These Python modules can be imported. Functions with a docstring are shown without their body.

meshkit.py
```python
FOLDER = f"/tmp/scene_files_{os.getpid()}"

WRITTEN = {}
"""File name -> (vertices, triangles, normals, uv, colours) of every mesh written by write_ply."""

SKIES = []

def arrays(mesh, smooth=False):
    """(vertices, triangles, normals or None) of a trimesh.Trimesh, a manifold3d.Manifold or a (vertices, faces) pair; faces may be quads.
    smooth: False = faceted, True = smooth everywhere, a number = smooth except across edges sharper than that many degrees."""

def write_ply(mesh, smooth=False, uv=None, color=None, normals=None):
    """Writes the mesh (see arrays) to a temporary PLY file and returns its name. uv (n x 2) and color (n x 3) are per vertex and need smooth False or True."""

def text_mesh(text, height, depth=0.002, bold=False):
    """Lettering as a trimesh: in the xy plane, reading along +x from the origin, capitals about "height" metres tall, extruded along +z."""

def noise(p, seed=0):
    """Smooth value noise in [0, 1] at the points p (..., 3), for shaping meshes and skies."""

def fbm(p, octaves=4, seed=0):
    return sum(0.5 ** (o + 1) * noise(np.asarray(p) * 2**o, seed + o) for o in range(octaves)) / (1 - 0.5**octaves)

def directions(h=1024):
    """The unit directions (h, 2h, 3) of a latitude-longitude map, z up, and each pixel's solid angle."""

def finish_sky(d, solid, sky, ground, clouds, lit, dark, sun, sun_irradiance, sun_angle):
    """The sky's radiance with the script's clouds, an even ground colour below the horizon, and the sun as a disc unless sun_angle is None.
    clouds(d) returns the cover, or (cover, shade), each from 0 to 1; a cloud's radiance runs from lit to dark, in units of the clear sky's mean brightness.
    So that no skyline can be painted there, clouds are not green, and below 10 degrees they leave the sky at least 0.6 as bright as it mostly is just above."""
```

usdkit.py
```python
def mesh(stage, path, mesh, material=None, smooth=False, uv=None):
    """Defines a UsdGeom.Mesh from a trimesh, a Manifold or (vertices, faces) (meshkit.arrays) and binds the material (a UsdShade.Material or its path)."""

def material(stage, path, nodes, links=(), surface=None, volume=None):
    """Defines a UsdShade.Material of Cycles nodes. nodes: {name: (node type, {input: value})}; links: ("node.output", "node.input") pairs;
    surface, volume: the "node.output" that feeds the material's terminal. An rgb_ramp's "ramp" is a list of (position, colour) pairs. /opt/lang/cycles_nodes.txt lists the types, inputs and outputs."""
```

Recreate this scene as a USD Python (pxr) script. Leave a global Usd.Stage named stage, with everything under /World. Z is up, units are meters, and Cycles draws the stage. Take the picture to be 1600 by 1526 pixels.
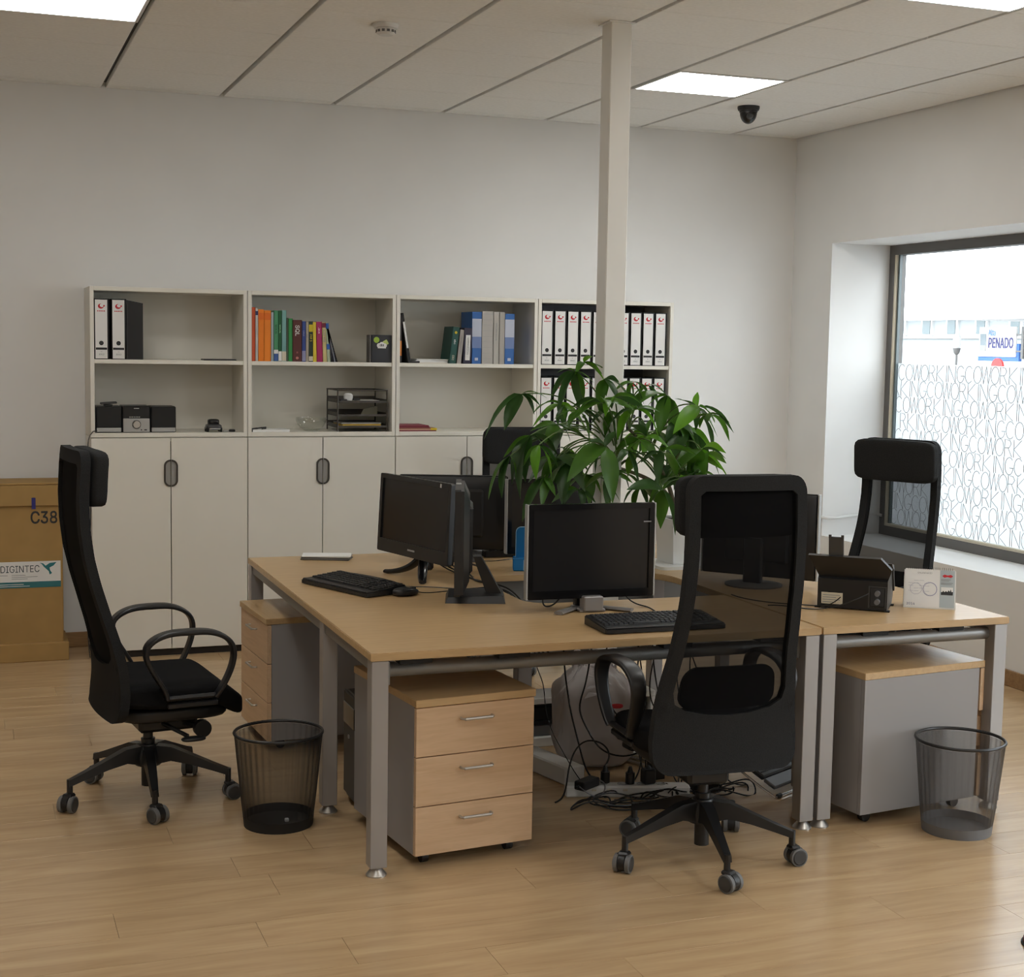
import math, random
import numpy as np, trimesh, manifold3d as m3, usdkit, meshkit
from shapely.geometry import Polygon, box as sbox
from shapely import affinity
from pxr import Usd, UsdGeom, UsdLux, UsdShade, Gf, Sdf, Vt

random.seed(7)
RNG = np.random.default_rng(11)
stage = Usd.Stage.CreateInMemory()
UsdGeom.SetStageUpAxis(stage, UsdGeom.Tokens.z)
UsdGeom.SetStageMetersPerUnit(stage, 1.0)
world = UsdGeom.Xform.Define(stage, '/World')
stage.SetDefaultPrim(world.GetPrim())
UsdGeom.Scope.Define(stage, '/World/Looks')

# ------------------------------------------------------------------ camera, sky, sun, exposure
CAM = np.array([-0.6113, -8.0591, 1.7124])
YAW, PITCH, ROLL, FPX = 0.355, -0.0963, 0.0168, 2303.4
EXPOSURE = 0.08
SKY_COLOR, SKY_POWER = (0.88, 0.94, 1.0), 1.9
SUN_DIR, SUN_POWER, SUN_ANGLE = (-0.50, 1.0, -0.95), 2.6, 1.2
PANEL_POWER = 13.5

def camera():
    cy, sy, cp, sp, cr, sr = math.cos(YAW), math.sin(YAW), math.cos(PITCH), math.sin(PITCH), math.cos(ROLL), math.sin(ROLL)
    F = np.array([sy * cp, cy * cp, sp]); r0 = np.array([cy, -sy, 0.0]); u0 = np.cross(r0, F)
    Rt, U = r0 * cr + u0 * sr, -r0 * sr + u0 * cr
    m = np.eye(4); m[0, :3], m[1, :3], m[2, :3], m[3, :3] = Rt, U, -F, CAM
    c = UsdGeom.Camera.Define(stage, '/World/camera')
    c.AddTransformOp().Set(Gf.Matrix4d(*m.ravel().tolist()))
    c.CreateHorizontalApertureAttr(36.0); c.CreateVerticalApertureAttr(36.0 * 1526 / 1600)
    c.CreateFocalLengthAttr(36.0 * FPX / 1600); c.CreateClippingRangeAttr(Gf.Vec2f(0.05, 300))
    c.CreateExposureAttr(EXPOSURE)
camera()
sky = UsdLux.DomeLight.Define(stage, '/World/sky'); sky.CreateIntensityAttr(SKY_POWER); sky.CreateColorAttr(Gf.Vec3f(*SKY_COLOR))
sun = UsdLux.DistantLight.Define(stage, '/World/sun'); sun.CreateIntensityAttr(SUN_POWER); sun.CreateAngleAttr(SUN_ANGLE); sun.CreateColorAttr(Gf.Vec3f(1.0, 0.96, 0.9))
_d = np.array(SUN_DIR) / np.linalg.norm(SUN_DIR); _x = np.cross([0, 0, 1], -_d); _x /= np.linalg.norm(_x); _y = np.cross(-_d, _x)
_m = np.eye(4); _m[0, :3], _m[1, :3], _m[2, :3] = _x, _y, -_d
sun.AddTransformOp().Set(Gf.Matrix4d(*_m.ravel().tolist()))

# ------------------------------------------------------------------ helpers: naming, prims
USED = {}
def numbered(path):
    n = USED.get(path, 0); USED[path] = n + 1
    return path if n == 0 else f'{path}_{n:03d}'
def tag(prim, label=None, cat=None, group=None, kind=None):
    for k, v in (('label', label), ('category', cat), ('group', group), ('kind', kind)):
        if v: prim.SetCustomDataByKey(k, v)
    return prim
GROUPS = {'ring_binder': 'ring binders on the wall shelves', 'office_chair': 'high-backed office chairs', 'drawer_pedestal': 'drawer pedestals under the desks', 'monitor': 'monitors on the desks', 'book': 'books on the wall shelves',
          'cabinet': 'white cabinets along the back wall', 'shelf_unit': 'white shelf units along the back wall', 'waste_basket': 'wire mesh waste baskets', 'keyboard': 'keyboards on the desks', 'computer_mouse': 'computer mice', 'speaker': 'stereo speakers',
          'power_adapter': 'power adapters on the floor', 'power_plug': 'plugs in the power strip', 'corner_desk': 'L-shaped desks', 'ceiling_light': 'ceiling lights'}
def thing(name, label=None, cat=None, loc=(0, 0, 0), rz=0.0, group=None, kind=None):
    x = UsdGeom.Xform.Define(stage, numbered('/World/' + name))
    x.AddTranslateOp().Set(Gf.Vec3d(*map(float, loc)))
    if rz: x.AddRotateZOp().Set(float(rz))
    tag(x.GetPrim(), label, cat, group or GROUPS.get(name), kind)
    return x.GetPrim()
def part(parent, name, mesh, mat, smooth=32, label=None, kind=None):
    base = parent.GetPath().pathString if parent is not None else '/World'
    p = usdkit.mesh(stage, numbered(base + '/' + name), mesh, M[mat] if isinstance(mat, str) else mat, smooth).GetPrim()
    tag(p, label, None, None, kind)
    return p
def single(name, mesh, mat, label, cat, group=None, kind=None, smooth=32):
    p = part(None, name, mesh, mat, smooth); tag(p, label, cat, group, kind); return p

# ------------------------------------------------------------------ helpers: meshes
def T(m, x=0, y=0, z=0):
    m = m.copy(); m.apply_translation((x, y, z)); return m
def RZ(m, a):
    m = m.copy(); m.apply_transform(trimesh.transformations.rotation_matrix(math.radians(a), (0, 0, 1))); return m
def RX(m, a):
    m = m.copy(); m.apply_transform(trimesh.transformations.rotation_matrix(math.radians(a), (1, 0, 0))); return m
def RY(m, a):
    m = m.copy(); m.apply_transform(trimesh.transformations.rotation_matrix(math.radians(a), (0, 1, 0))); return m
def cat(*ms):
    ms = [x for m in ms for x in (m if isinstance(m, (list, tuple)) else [m])]
    return trimesh.util.concatenate(ms)
def hull(pts):
    h = m3.Manifold.hull_points(np.asarray(pts, float)).to_mesh()
    return trimesh.Trimesh(np.array(h.vert_properties[:, :3]), np.array(h.tri_verts), process=False)
def box(x0, x1, y0, y1, z0, z1, b=0.0):
    if b <= 0:
        m = trimesh.creation.box((x1 - x0, y1 - y0, z1 - z0)); m.apply_translation(((x0 + x1) / 2, (y0 + y1) / 2, (z0 + z1) / 2)); return m
    b = min(b, 0.49 * min(x1 - x0, y1 - y0, z1 - z0)); pts = []
    for sx in (0, 1):
        for sy in (0, 1):
            for sz in (0, 1):
                c = [(x0, x1)[sx], (y0, y1)[sy], (z0, z1)[sz]]; d = [b * (1 - 2 * s) for s in (sx, sy, sz)]
                pts += [(c[0] + d[0], c[1] + d[1], c[2]), (c[0] + d[0], c[1], c[2] + d[2]), (c[0], c[1] + d[1], c[2] + d[2])]
    return hull(pts)
def cbox(cx, cy, z0, sx, sy, sz, b=0.0):
    return box(cx - sx / 2, cx + sx / 2, cy - sy / 2, cy + sy / 2, z0, z0 + sz, b)
def cyl(r, z0, z1, n=20, x=0, y=0, r2=None):
    return T(lathe([(0, z0), (r, z0), (r if r2 is None else r2, z1), (0, z1)], n), x, y)
def lathe(prof, n=32):
    """A solid or shell of revolution about z; profile points (r, z) from bottom axis outward and up."""
    a = np.arange(n) / n * 2 * np.pi; V = []; F = []; rings = []
    for r, z in prof:
        if r < 1e-7:
            rings.append([len(V)]); V.append((0, 0, z))
        else:
            rings.append(list(range(len(V), len(V) + n))); V += [(r * math.cos(t), r * math.sin(t), z) for t in a]
    for A, B in zip(rings[:-1], rings[1:]):
        for i in range(n):
            j = (i + 1) % n
            if len(A) == 1 and len(B) == 1: continue
            if len(A) == 1: F.append((A[0], B[j], B[i]))
            elif len(B) == 1: F.append((A[i], A[j], B[0]))
            else: F += [(A[i], A[j], B[j]), (A[i], B[j], B[i])]
    return trimesh.Trimesh(np.array(V, float), np.array(F), process=False)
def tube(pts, r, n=8, closed=False, ry=None, up=None, sq=1.0):
    """A swept tube along points; ry gives an elliptical section whose second axis is near `up`."""
    P = np.asarray(pts, float); k = len(P)
    if closed: tg = np.roll(P, -1, 0) - np.roll(P, 1, 0)
    else: tg = np.gradient(P, axis=0)
    tg /= np.maximum(np.linalg.norm(tg, axis=1, keepdims=True), 1e-9)
    if up is None:
        s = np.array([0, 0, 1.0]) if abs(tg[0][2]) < 0.9 else np.array([1.0, 0, 0])
        N = []; v = s - tg[0] * (s @ tg[0]); v /= np.linalg.norm(v)
        for t in tg:
            v = v - t * (v @ t); v /= max(np.linalg.norm(v), 1e-9); N.append(v)
        N = np.array(N)
    else:
        N = np.tile(np.asarray(up, float), (k, 1)); N -= tg * (N * tg).sum(1, keepdims=True); N /= np.linalg.norm(N, axis=1, keepdims=True)
    B = np.cross(tg, N); a = np.arange(n) / n * 2 * np.pi
    rr = np.broadcast_to(np.asarray(r, float), (k,)); r2 = rr if ry is None else np.broadcast_to(np.asarray(ry, float), (k,))
    ca, sa = np.sign(np.cos(a)) * np.abs(np.cos(a)) ** sq, np.sign(np.sin(a)) * np.abs(np.sin(a)) ** sq
    V = (P[:, None] + B[:, None] * (ca[None, :, None] * rr[:, None, None]) + N[:, None] * (sa[None, :, None] * r2[:, None, None])).reshape(-1, 3)
    F = []
    for i in range(k if closed else k - 1):
        i2 = (i + 1) % k
        for j in range(n):
            j2 = (j + 1) % n; F += [(i * n + j, i * n + j2, i2 * n + j2), (i * n + j, i2 * n + j2, i2 * n + j)]
    if not closed:
        V = np.vstack([V, P[0], P[-1]]); a0, a1 = k * n, k * n + 1
        for j in range(n):
            j2 = (j + 1) % n; F += [(a0, j2, j), (a1, (k - 1) * n + j, (k - 1) * n + j2)]
    return trimesh.Trimesh(V, np.array(F), process=False)
def smoothline(pts, n=40, closed=False):
    from scipy.interpolate import splprep, splev
    P = np.asarray(pts, float)
    if closed: P = np.vstack([P, P[:1]])
    tck, _ = splprep(P.T, s=0, per=closed, k=min(3, len(P) - 1))
    u = np.linspace(0, 1, n + 1 if closed else n)
    Q = np.array(splev(u, tck)).T
    return Q[:-1] if closed else Q
def prism(poly, z0, z1):
    m = trimesh.creation.extrude_polygon(poly if hasattr(poly, 'geom_type') else Polygon(poly), z1 - z0, engine='earcut'); m.apply_translation((0, 0, z0)); return m
def upright(m):
    """From the xy plane (thickness along z) to the xz plane, thickness along -y: x stays, y becomes z."""
    m = m.copy(); v = m.vertices.copy(); m.vertices = np.stack([v[:, 0], -v[:, 2], v[:, 1]], 1); return m
def rrect(x0, x1, y0, y1, r, q=5):
    return sbox(x0 + r, y0 + r, x1 - r, y1 - r).buffer(r, quad_segs=q)
def pillow(hx, hy, hz, p=5.0, n=8):
    m = trimesh.creation.box((2, 2, 2)); g = np.linspace(-1, 1, n + 1); V = []; F = []
    for ax in range(3):
        for s in (-1, 1):
            o = len(V)
            for a in g:
                for b in g:
                    c = [0, 0, 0]; c[ax] = s; c[(ax + 1) % 3] = a; c[(ax + 2) % 3] = b; V.append(c)
            for i in range(n):
                for j in range(n):
                    q = [o + i * (n + 1) + j, o + (i + 1) * (n + 1) + j, o + (i + 1) * (n + 1) + j + 1, o + i * (n + 1) + j + 1]
                    if s < 0: q = q[::-1]
                    F += [(q[0], q[1], q[2]), (q[0], q[2], q[3])]
    V = np.array(V, float); V = V / (np.abs(V) ** p).sum(1, keepdims=True) ** (1 / p)
    m = trimesh.Trimesh(V * (hx, hy, hz), np.array(F), process=False); m.merge_vertices(); return m
def text(s, h, depth=0.0006, bold=False, center=False, width=None):
    m = meshkit.text_mesh(s, h, depth, bold)
    if width: m.apply_scale((width / (m.bounds[1][0] - m.bounds[0][0]), 1, 1))
    if center: m.apply_translation((-(m.bounds[0][0] + m.bounds[1][0]) / 2, 0, 0))
    return m
def face_front(m, x, y, z):
    """Flat lettering in xy onto a face that looks towards -y."""
    return T(upright(m), x, y, z)

# ------------------------------------------------------------------ materials
M = {}
def lin(r, g, b):
    return tuple((c / 255 / 12.92) if c / 255 < 0.04045 else ((c / 255 + 0.055) / 1.055) ** 2.4 for c in (r, g, b))
def plain(name, col, rough=0.5, metal=0.0, vary=0.0, scale=30.0, bump=0.0, bscale=200.0, spec=0.5):
    nodes = {'p': ('principled_bsdf', {'base_color': col, 'roughness': rough, 'metallic': metal, 'specular_ior_level': spec})}; links = []
    if vary:
        nodes['c'] = ('texture_coordinate', {}); nodes['n'] = ('noise_texture', {'scale': scale, 'detail': 4.0})
        lo = [max(0, c * (1 - vary)) for c in col]; hi = [min(1, c * (1 + vary)) for c in col]
        nodes['r'] = ('rgb_ramp', {'ramp': [(0.3, lo), (0.7, hi)]})
        links += [('c.object', 'n.vector'), ('n.fac', 'r.fac'), ('r.color', 'p.base_color')]
    if bump:
        nodes['c2'] = ('texture_coordinate', {}); nodes['bn'] = ('noise_texture', {'scale': bscale, 'detail': 2.0}); nodes['b'] = ('bump', {'strength': bump, 'distance': 0.002})
        links += [('c2.object', 'bn.vector'), ('bn.fac', 'b.height'), ('b.normal', 'p.normal')]
    M[name] = usdkit.material(stage, '/World/Looks/' + name, nodes, links, surface='p.BSDF')
def wood(name, dark, light, rough=0.35, stretch=(1.2, 14, 14), rnd=0.12, spec=0.5, coat=0.0):
    """Grain along object x; object_info.random shifts the tone and the grain of each piece."""
    mid = [(a + b) / 2 for a, b in zip(dark, light)]
    nodes = {'c': ('texture_coordinate', {}), 'o': ('object_info', {}), 'mp': ('mapping', {'scale': stretch}),
             'ad': ('vector_math', {'math_type': 'add'}), 'cx': ('combine_xyz', {}), 'mu': ('math', {'math_type': 'multiply', 'value2': 37.0}),
             'n': ('noise_texture', {'scale': 2.2, 'detail': 6.0, 'roughness': 0.62, 'distortion': 0.6}),
             'r': ('rgb_ramp', {'ramp': [(0.3, dark), (0.5, mid), (0.72, light)]}),
             'hv': ('hsv', {}), 'mr': ('map_range', {'from_min': 0.0, 'from_max': 1.0, 'to_min': 1 - rnd, 'to_max': 1 + rnd}),
             'p': ('principled_bsdf', {'roughness': rough, 'specular_ior_level': spec, 'coat_weight': coat, 'coat_roughness': 0.12})}
    links = [('o.random', 'mu.value1'), ('mu.value', 'cx.x'), ('mu.value', 'cx.y'), ('c.object', 'ad.vector1'), ('cx.vector', 'ad.vector2'), ('ad.vector', 'mp.vector'), ('mp.vector', 'n.vector'),
             ('n.fac', 'r.fac'), ('r.color', 'hv.color'), ('o.random', 'mr.value'), ('mr.result', 'hv.value'), ('hv.color', 'p.base_color')]
    M[name] = usdkit.material(stage, '/World/Looks/' + name, nodes, links, surface='p.BSDF')
def seethrough(name, col, clear, rough=0.6, metal=0.0):
    M[name] = usdkit.material(stage, '/World/Looks/' + name, {'t': ('transparent_bsdf', {'color': (1, 1, 1)}), 'p': ('principled_bsdf', {'base_color': col, 'roughness': rough, 'metallic': metal}),
        'm': ('mix_closure', {'fac': 1 - clear})}, [('t.BSDF', 'm.closure1'), ('p.BSDF', 'm.closure2')], surface='m.closure')
def emit(name, col, power):
    M[name] = usdkit.material(stage, '/World/Looks/' + name, {'e': ('emission', {'color': col, 'strength': power})}, [], surface='e.emission')

plain('wall_paint', (0.82, 0.815, 0.80), 0.7, vary=0.015, scale=3, bump=0.08, bscale=400)
plain('ceiling_tile', (0.89, 0.88, 0.85), 0.85, vary=0.03, scale=60, bump=0.25, bscale=700)
plain('ceiling_void', (0.10, 0.095, 0.09), 0.9)
plain('cabinet_white', (0.80, 0.77, 0.69), 0.42)
plain('pillar_white', (0.78, 0.77, 0.73), 0.35)
wood('floor_oak', (0.45, 0.295, 0.155), (0.60, 0.425, 0.24), 0.24, (0.8, 7, 7), 0.045, 0.5)
plain('floor_joint', (0.26, 0.17, 0.09), 0.8)
wood('beech', (0.47, 0.305, 0.145), (0.55, 0.37, 0.185), 0.33, (2.0, 24, 24), 0.02)
wood('beech_side', (0.58, 0.385, 0.225), (0.68, 0.475, 0.30), 0.4, (2.0, 24, 24), 0.03)
wood('skirting_oak', (0.27, 0.15, 0.065), (0.40, 0.24, 0.11), 0.4, (2, 20, 20), 0.05)
plain('grey_paint', (0.36, 0.345, 0.335), 0.38, 0.35)
plain('grey_rail', (0.23, 0.225, 0.215), 0.4, 0.4)
plain('ped_grey', (0.30, 0.285, 0.28), 0.5)
plain('chrome', (0.75, 0.74, 0.72), 0.18, 1.0)
plain('satin_metal', (0.55, 0.53, 0.50), 0.35, 0.9)
plain('silver_plastic', (0.45, 0.45, 0.44), 0.35, 0.3)
plain('black_fabric', (0.009, 0.009, 0.0095), 0.92, vary=0.25, scale=250, bump=0.35, bscale=900, spec=0.1)
plain('charcoal_fabric', (0.019, 0.0195, 0.020), 0.88, vary=0.2, scale=250, bump=0.35, bscale=900, spec=0.2)
plain('black_plastic', (0.012, 0.012, 0.013), 0.38)
plain('black_matte', (0.010, 0.010, 0.010), 0.7)
plain('black_gloss', (0.006, 0.006, 0.007), 0.14)
plain('screen_black', (0.010, 0.010, 0.011), 0.22)
plain('dark_key', (0.022, 0.022, 0.023), 0.5)
plain('dark_grey', (0.05, 0.05, 0.05), 0.55)
plain('mid_grey', (0.16, 0.16, 0.165), 0.5)
plain('wheel_grey', (0.15, 0.15, 0.15), 0.55)
plain('stand_silver', (0.27, 0.255, 0.25), 0.4, 0.4)
plain('frame_grey', (0.13, 0.125, 0.12), 0.45)
plain('door_gap', (0.05, 0.042, 0.035), 0.8)
plain('plinth_dark', (0.02, 0.016, 0.014), 0.6)
plain('handle_bronze', (0.085, 0.075, 0.065), 0.4, 0.5)
plain('handle_recess', (0.30, 0.29, 0.27), 0.5)
plain('cardboard', (0.40, 0.245, 0.085), 0.8, vary=0.06, scale=9, bump=0.1, bscale=150)
plain('white_paper', (0.80, 0.79, 0.77), 0.7)
plain('cream_paper', (0.66, 0.60, 0.47), 0.7)
plain('white_plastic', (0.72, 0.72, 0.70), 0.4)
plain('ink', (0.03, 0.03, 0.032), 0.7)
plain('ink_grey', (0.30, 0.30, 0.30), 0.7)
plain('red_ink', (0.52, 0.02, 0.03), 0.6)
plain('teal', (0.03, 0.17, 0.19), 0.6)
plain('binder_black', (0.014, 0.014, 0.015), 0.65)
plain('soil', (0.03, 0.02, 0.012), 0.95)
plain('bark', (0.10, 0.085, 0.05), 0.8, vary=0.3, scale=40)
plain('stem_green', (0.09, 0.15, 0.035), 0.55)
plain('plastic_blue', (0.005, 0.16, 0.42), 0.4)
plain('blue_edge', (0.35, 0.55, 0.72), 0.4)
plain('sign_red', (0.62, 0.03, 0.03), 0.5)
plain('sign_blue', (0.04, 0.15, 0.50), 0.5)
plain('mat_burgundy', (0.085, 0.03, 0.035), 0.95, vary=0.8, scale=120, bump=0.6, bscale=300)
plain('asphalt', (0.18, 0.18, 0.18), 0.9)
plain('facade_white', (0.62, 0.62, 0.61), 0.8)
plain('facade_grey', (0.24, 0.28, 0.30), 0.8)
plain('facade_cool', (0.40, 0.43, 0.44), 0.8)
plain('facade_glass', (0.13, 0.17, 0.18), 0.2)
plain('awning_white', (0.85, 0.85, 0.84), 0.8)
plain('concrete', (0.35, 0.35, 0.33), 0.9)
emit('lamp_panel', (1.0, 0.995, 0.965), PANEL_POWER)
M['chair_mesh'] = usdkit.material(stage, '/World/Looks/chair_mesh', {'t': ('transparent_bsdf', {'color': (1, 1, 1)}), 'p': ('principled_bsdf', {'base_color': (0.005, 0.005, 0.0055), 'roughness': 0.95, 'specular_ior_level': 0.1}), 'w': ('layer_weight', {'blend': 0.5}),
    'a': ('math', {'math_type': 'multiply_add', 'value2': 0.26, 'value3': 0.80, 'use_clamp': True}), 'm': ('mix_closure', {})}, [('w.facing', 'a.value1'), ('a.value', 'm.fac'), ('t.BSDF', 'm.closure1'), ('p.BSDF', 'm.closure2')], surface='m.closure')
def netting(name, col, base, gain, rough, metal):
    """Fine wire mesh: see-through face on, closing up where it turns edge on."""
    M[name] = usdkit.material(stage, '/World/Looks/' + name, {'t': ('transparent_bsdf', {'color': (1, 1, 1)}), 'p': ('principled_bsdf', {'base_color': col, 'roughness': rough, 'metallic': metal}), 'w': ('layer_weight', {'blend': 0.5}),
        'a': ('math', {'math_type': 'multiply_add', 'value2': gain, 'value3': base, 'use_clamp': True}), 'm': ('mix_closure', {})}, [('w.facing', 'a.value1'), ('a.value', 'm.fac'), ('t.BSDF', 'm.closure1'), ('p.BSDF', 'm.closure2')], surface='m.closure')
netting('bin_mesh', (0.016, 0.016, 0.017), 0.36, 0.55, 0.6, 0.2)
netting('bin_mesh_grey', (0.07, 0.066, 0.066), 0.32, 0.55, 0.45, 0.5)
def glass_sheet(name, tint, base, gain):
    """Thin glass: clear, with a mirror share that grows towards grazing angles."""
    M[name] = usdkit.material(stage, '/World/Looks/' + name, {'t': ('transparent_bsdf', {'color': tint}), 'g': ('glossy_bsdf', {'color': (1, 1, 1), 'roughness': 0.03}), 'w': ('layer_weight', {'blend': 0.5}),
        'p': ('math', {'math_type': 'power', 'value2': 5.0}), 'a': ('math', {'math_type': 'multiply_add', 'value2': gain, 'value3': base}), 'm': ('mix_closure', {})},
        [('w.facing', 'p.value1'), ('p.value', 'a.value1'), ('a.value', 'm.fac'), ('t.BSDF', 'm.closure1'), ('g.BSDF', 'm.closure2')], surface='m.closure')
glass_sheet('pane_glass', (0.975, 0.985, 0.98), 0.03, 0.6)
M['frost_film'] = usdkit.material(stage, '/World/Looks/frost_film', {'t': ('transparent_bsdf', {'color': (1, 1, 1)}), 's': ('translucent_bsdf', {'color': (0.62, 0.64, 0.65)}),
    'm': ('mix_closure', {'fac': 0.75})}, [('t.BSDF', 'm.closure1'), ('s.BSDF', 'm.closure2')], surface='m.closure')
glass_sheet('bowl_glass', (0.955, 0.965, 0.955), 0.05, 0.8)
M['bag_plastic'] = usdkit.material(stage, '/World/Looks/bag_plastic', {'p': ('principled_bsdf', {'base_color': (0.62, 0.58, 0.57), 'roughness': 0.45}), 's': ('translucent_bsdf', {'color': (0.6, 0.57, 0.56)}),
    'm': ('mix_closure', {'fac': 0.3})}, [('p.BSDF', 'm.closure1'), ('s.BSDF', 'm.closure2')], surface='m.closure')
def leafmat(name, a, b):
    M[name] = usdkit.material(stage, '/World/Looks/' + name, {'c': ('texture_coordinate', {}), 'n': ('noise_texture', {'scale': 14.0, 'detail': 3.0}), 'r': ('rgb_ramp', {'ramp': [(0.3, a), (0.7, b)]}),
        'p': ('principled_bsdf', {'roughness': 0.38, 'specular_ior_level': 0.45}), 's': ('translucent_bsdf', {'color': tuple(1.5 * x for x in b)}), 'm': ('mix_closure', {'fac': 0.3})},
        [('c.object', 'n.vector'), ('n.fac', 'r.fac'), ('r.color', 'p.base_color'), ('p.BSDF', 'm.closure1'), ('s.BSDF', 'm.closure2')], surface='m.closure')
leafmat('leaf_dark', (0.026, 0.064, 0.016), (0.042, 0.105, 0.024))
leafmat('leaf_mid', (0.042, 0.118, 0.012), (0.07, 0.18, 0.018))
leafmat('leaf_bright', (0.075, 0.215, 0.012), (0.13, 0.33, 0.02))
def paint(key, rgb, rough=0.55):
    if key not in M: plain(key, lin(*rgb), rough)
    return key

exec_order = None
# ------------------------------------------------------------------ the room
XR, YB, H = 4.441, 0.386, 3.07          # right wall, back wall, ceiling
XL, YF = -4.0, -9.4                      # left and front walls, outside the frame
WX = 4.95                                # outer face of the right wall
WY0, WY1, WZ0, WZ1 = -3.45, -0.07, 0.555, 2.38

def floor():
    f = thing('floor', 'light oak laminate plank floor', None, kind='structure')
    part(f, 'underlay', box(XL, XR, YF, YB, -0.06, -0.012), 'floor_joint')
    W, L, g = 0.192, 1.285, 0.0005
    y, row = YB - W, 0
    rs = random.Random(3)
    while y > YF - W:
        x = XL - rs.random() * L
        while x < XR:
            x0, x1, y0, y1 = max(x, XL), min(x + L, XR), max(y, YF), min(y + W, YB)
            if x1 - x0 > 0.02 and y1 - y0 > 0.02:
                if y > -7.3: part(f, 'plank', box(x0 + g, x1 - g, y0 + g, y1 - g, -0.012, 0.0, 0.0003), 'floor_oak', False)
                else: rest.append(box(x0 + g, x1 - g, y0 + g, y1 - g, -0.012, 0.0))
            x += L
        y -= W; row += 1
    part(f, 'unseen_planks', cat(rest), 'floor_oak', False, kind='stuff')
rest = []
floor()

def ceiling():
    c = thing('ceiling', 'suspended ceiling of pale mineral tiles with dark grooves', None, kind='structure')
    part(c, 'soffit', box(XL, XR, YF, YB, H + 0.03, H + 0.08), 'ceiling_void')
    gx = [0.114, 0.75, 1.385, 2.04, 2.69, 3.318, 3.965]
    xs = [gx[0] - 0.64 * k for k in range(7, 0, -1)] + gx
    xs = [XL] + [x for x in xs if x > XL + 0.1] + [XR]
    ys = [YB] + [y for y in [0.28 - 0.56 * k for k in range(0, 18)] if y > YF + 0.05] + [YF]
    lamps = []
    for i in range(len(xs) - 1):
        for j in range(len(ys) - 1):
            x0, x1, y1, y0 = xs[i], xs[i + 1], ys[j], ys[j + 1]
            is_lamp = (abs(x0 - 2.69) < .01 and round((0.28 - y1) / 0.56) % 4 == 2) or (abs(x0 - (0.114 - 0.64)) < .01 and round((0.28 - y1) / 0.56) % 4 == 3)
            if is_lamp and y0 > YF + .3: lamps.append((x0, x1, y0, y1)); continue
            g = 0.013
            part(c, 'ceiling_tile', box(x0 + g, x1 - g, y0 + 0.0018, y1 - 0.0018, H, H + 0.03, 0.002), 'ceiling_tile', False)
    where = {(2, 2): 'square glowing ceiling light panel above the right desk, right of the white pillar', (0, 3): 'square glowing ceiling light panel cut by the upper left corner of the picture', (2, 6): 'square glowing ceiling light panel cut by the upper right corner of the picture'}
    for x0, x1, y0, y1 in lamps:
        k = (2 if x0 > 1 else 0, round((0.28 - y1) / 0.56))
        t = thing('ceiling_light', where.get(k, 'square ceiling light panel further back in the room behind the camera'), 'ceiling light', ((x0 + x1) / 2, (y0 + y1) / 2, H), group='ceiling lights')
        hx, hy = (x1 - x0) / 2 - 0.008, (y1 - y0) / 2 - 0.004
        part(t, 'frame', prism(sbox(-hx, -hy, hx, hy).difference(sbox(-hx + .014, -hy + .014, hx - .014, hy - .014)), -0.004, 0.03), 'white_plastic')
        part(t, 'diffuser', box(-hx + .014, hx - .014, -hy + .014, hy - .014, 0.001, 0.012), 'lamp_panel')
ceiling()

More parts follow.
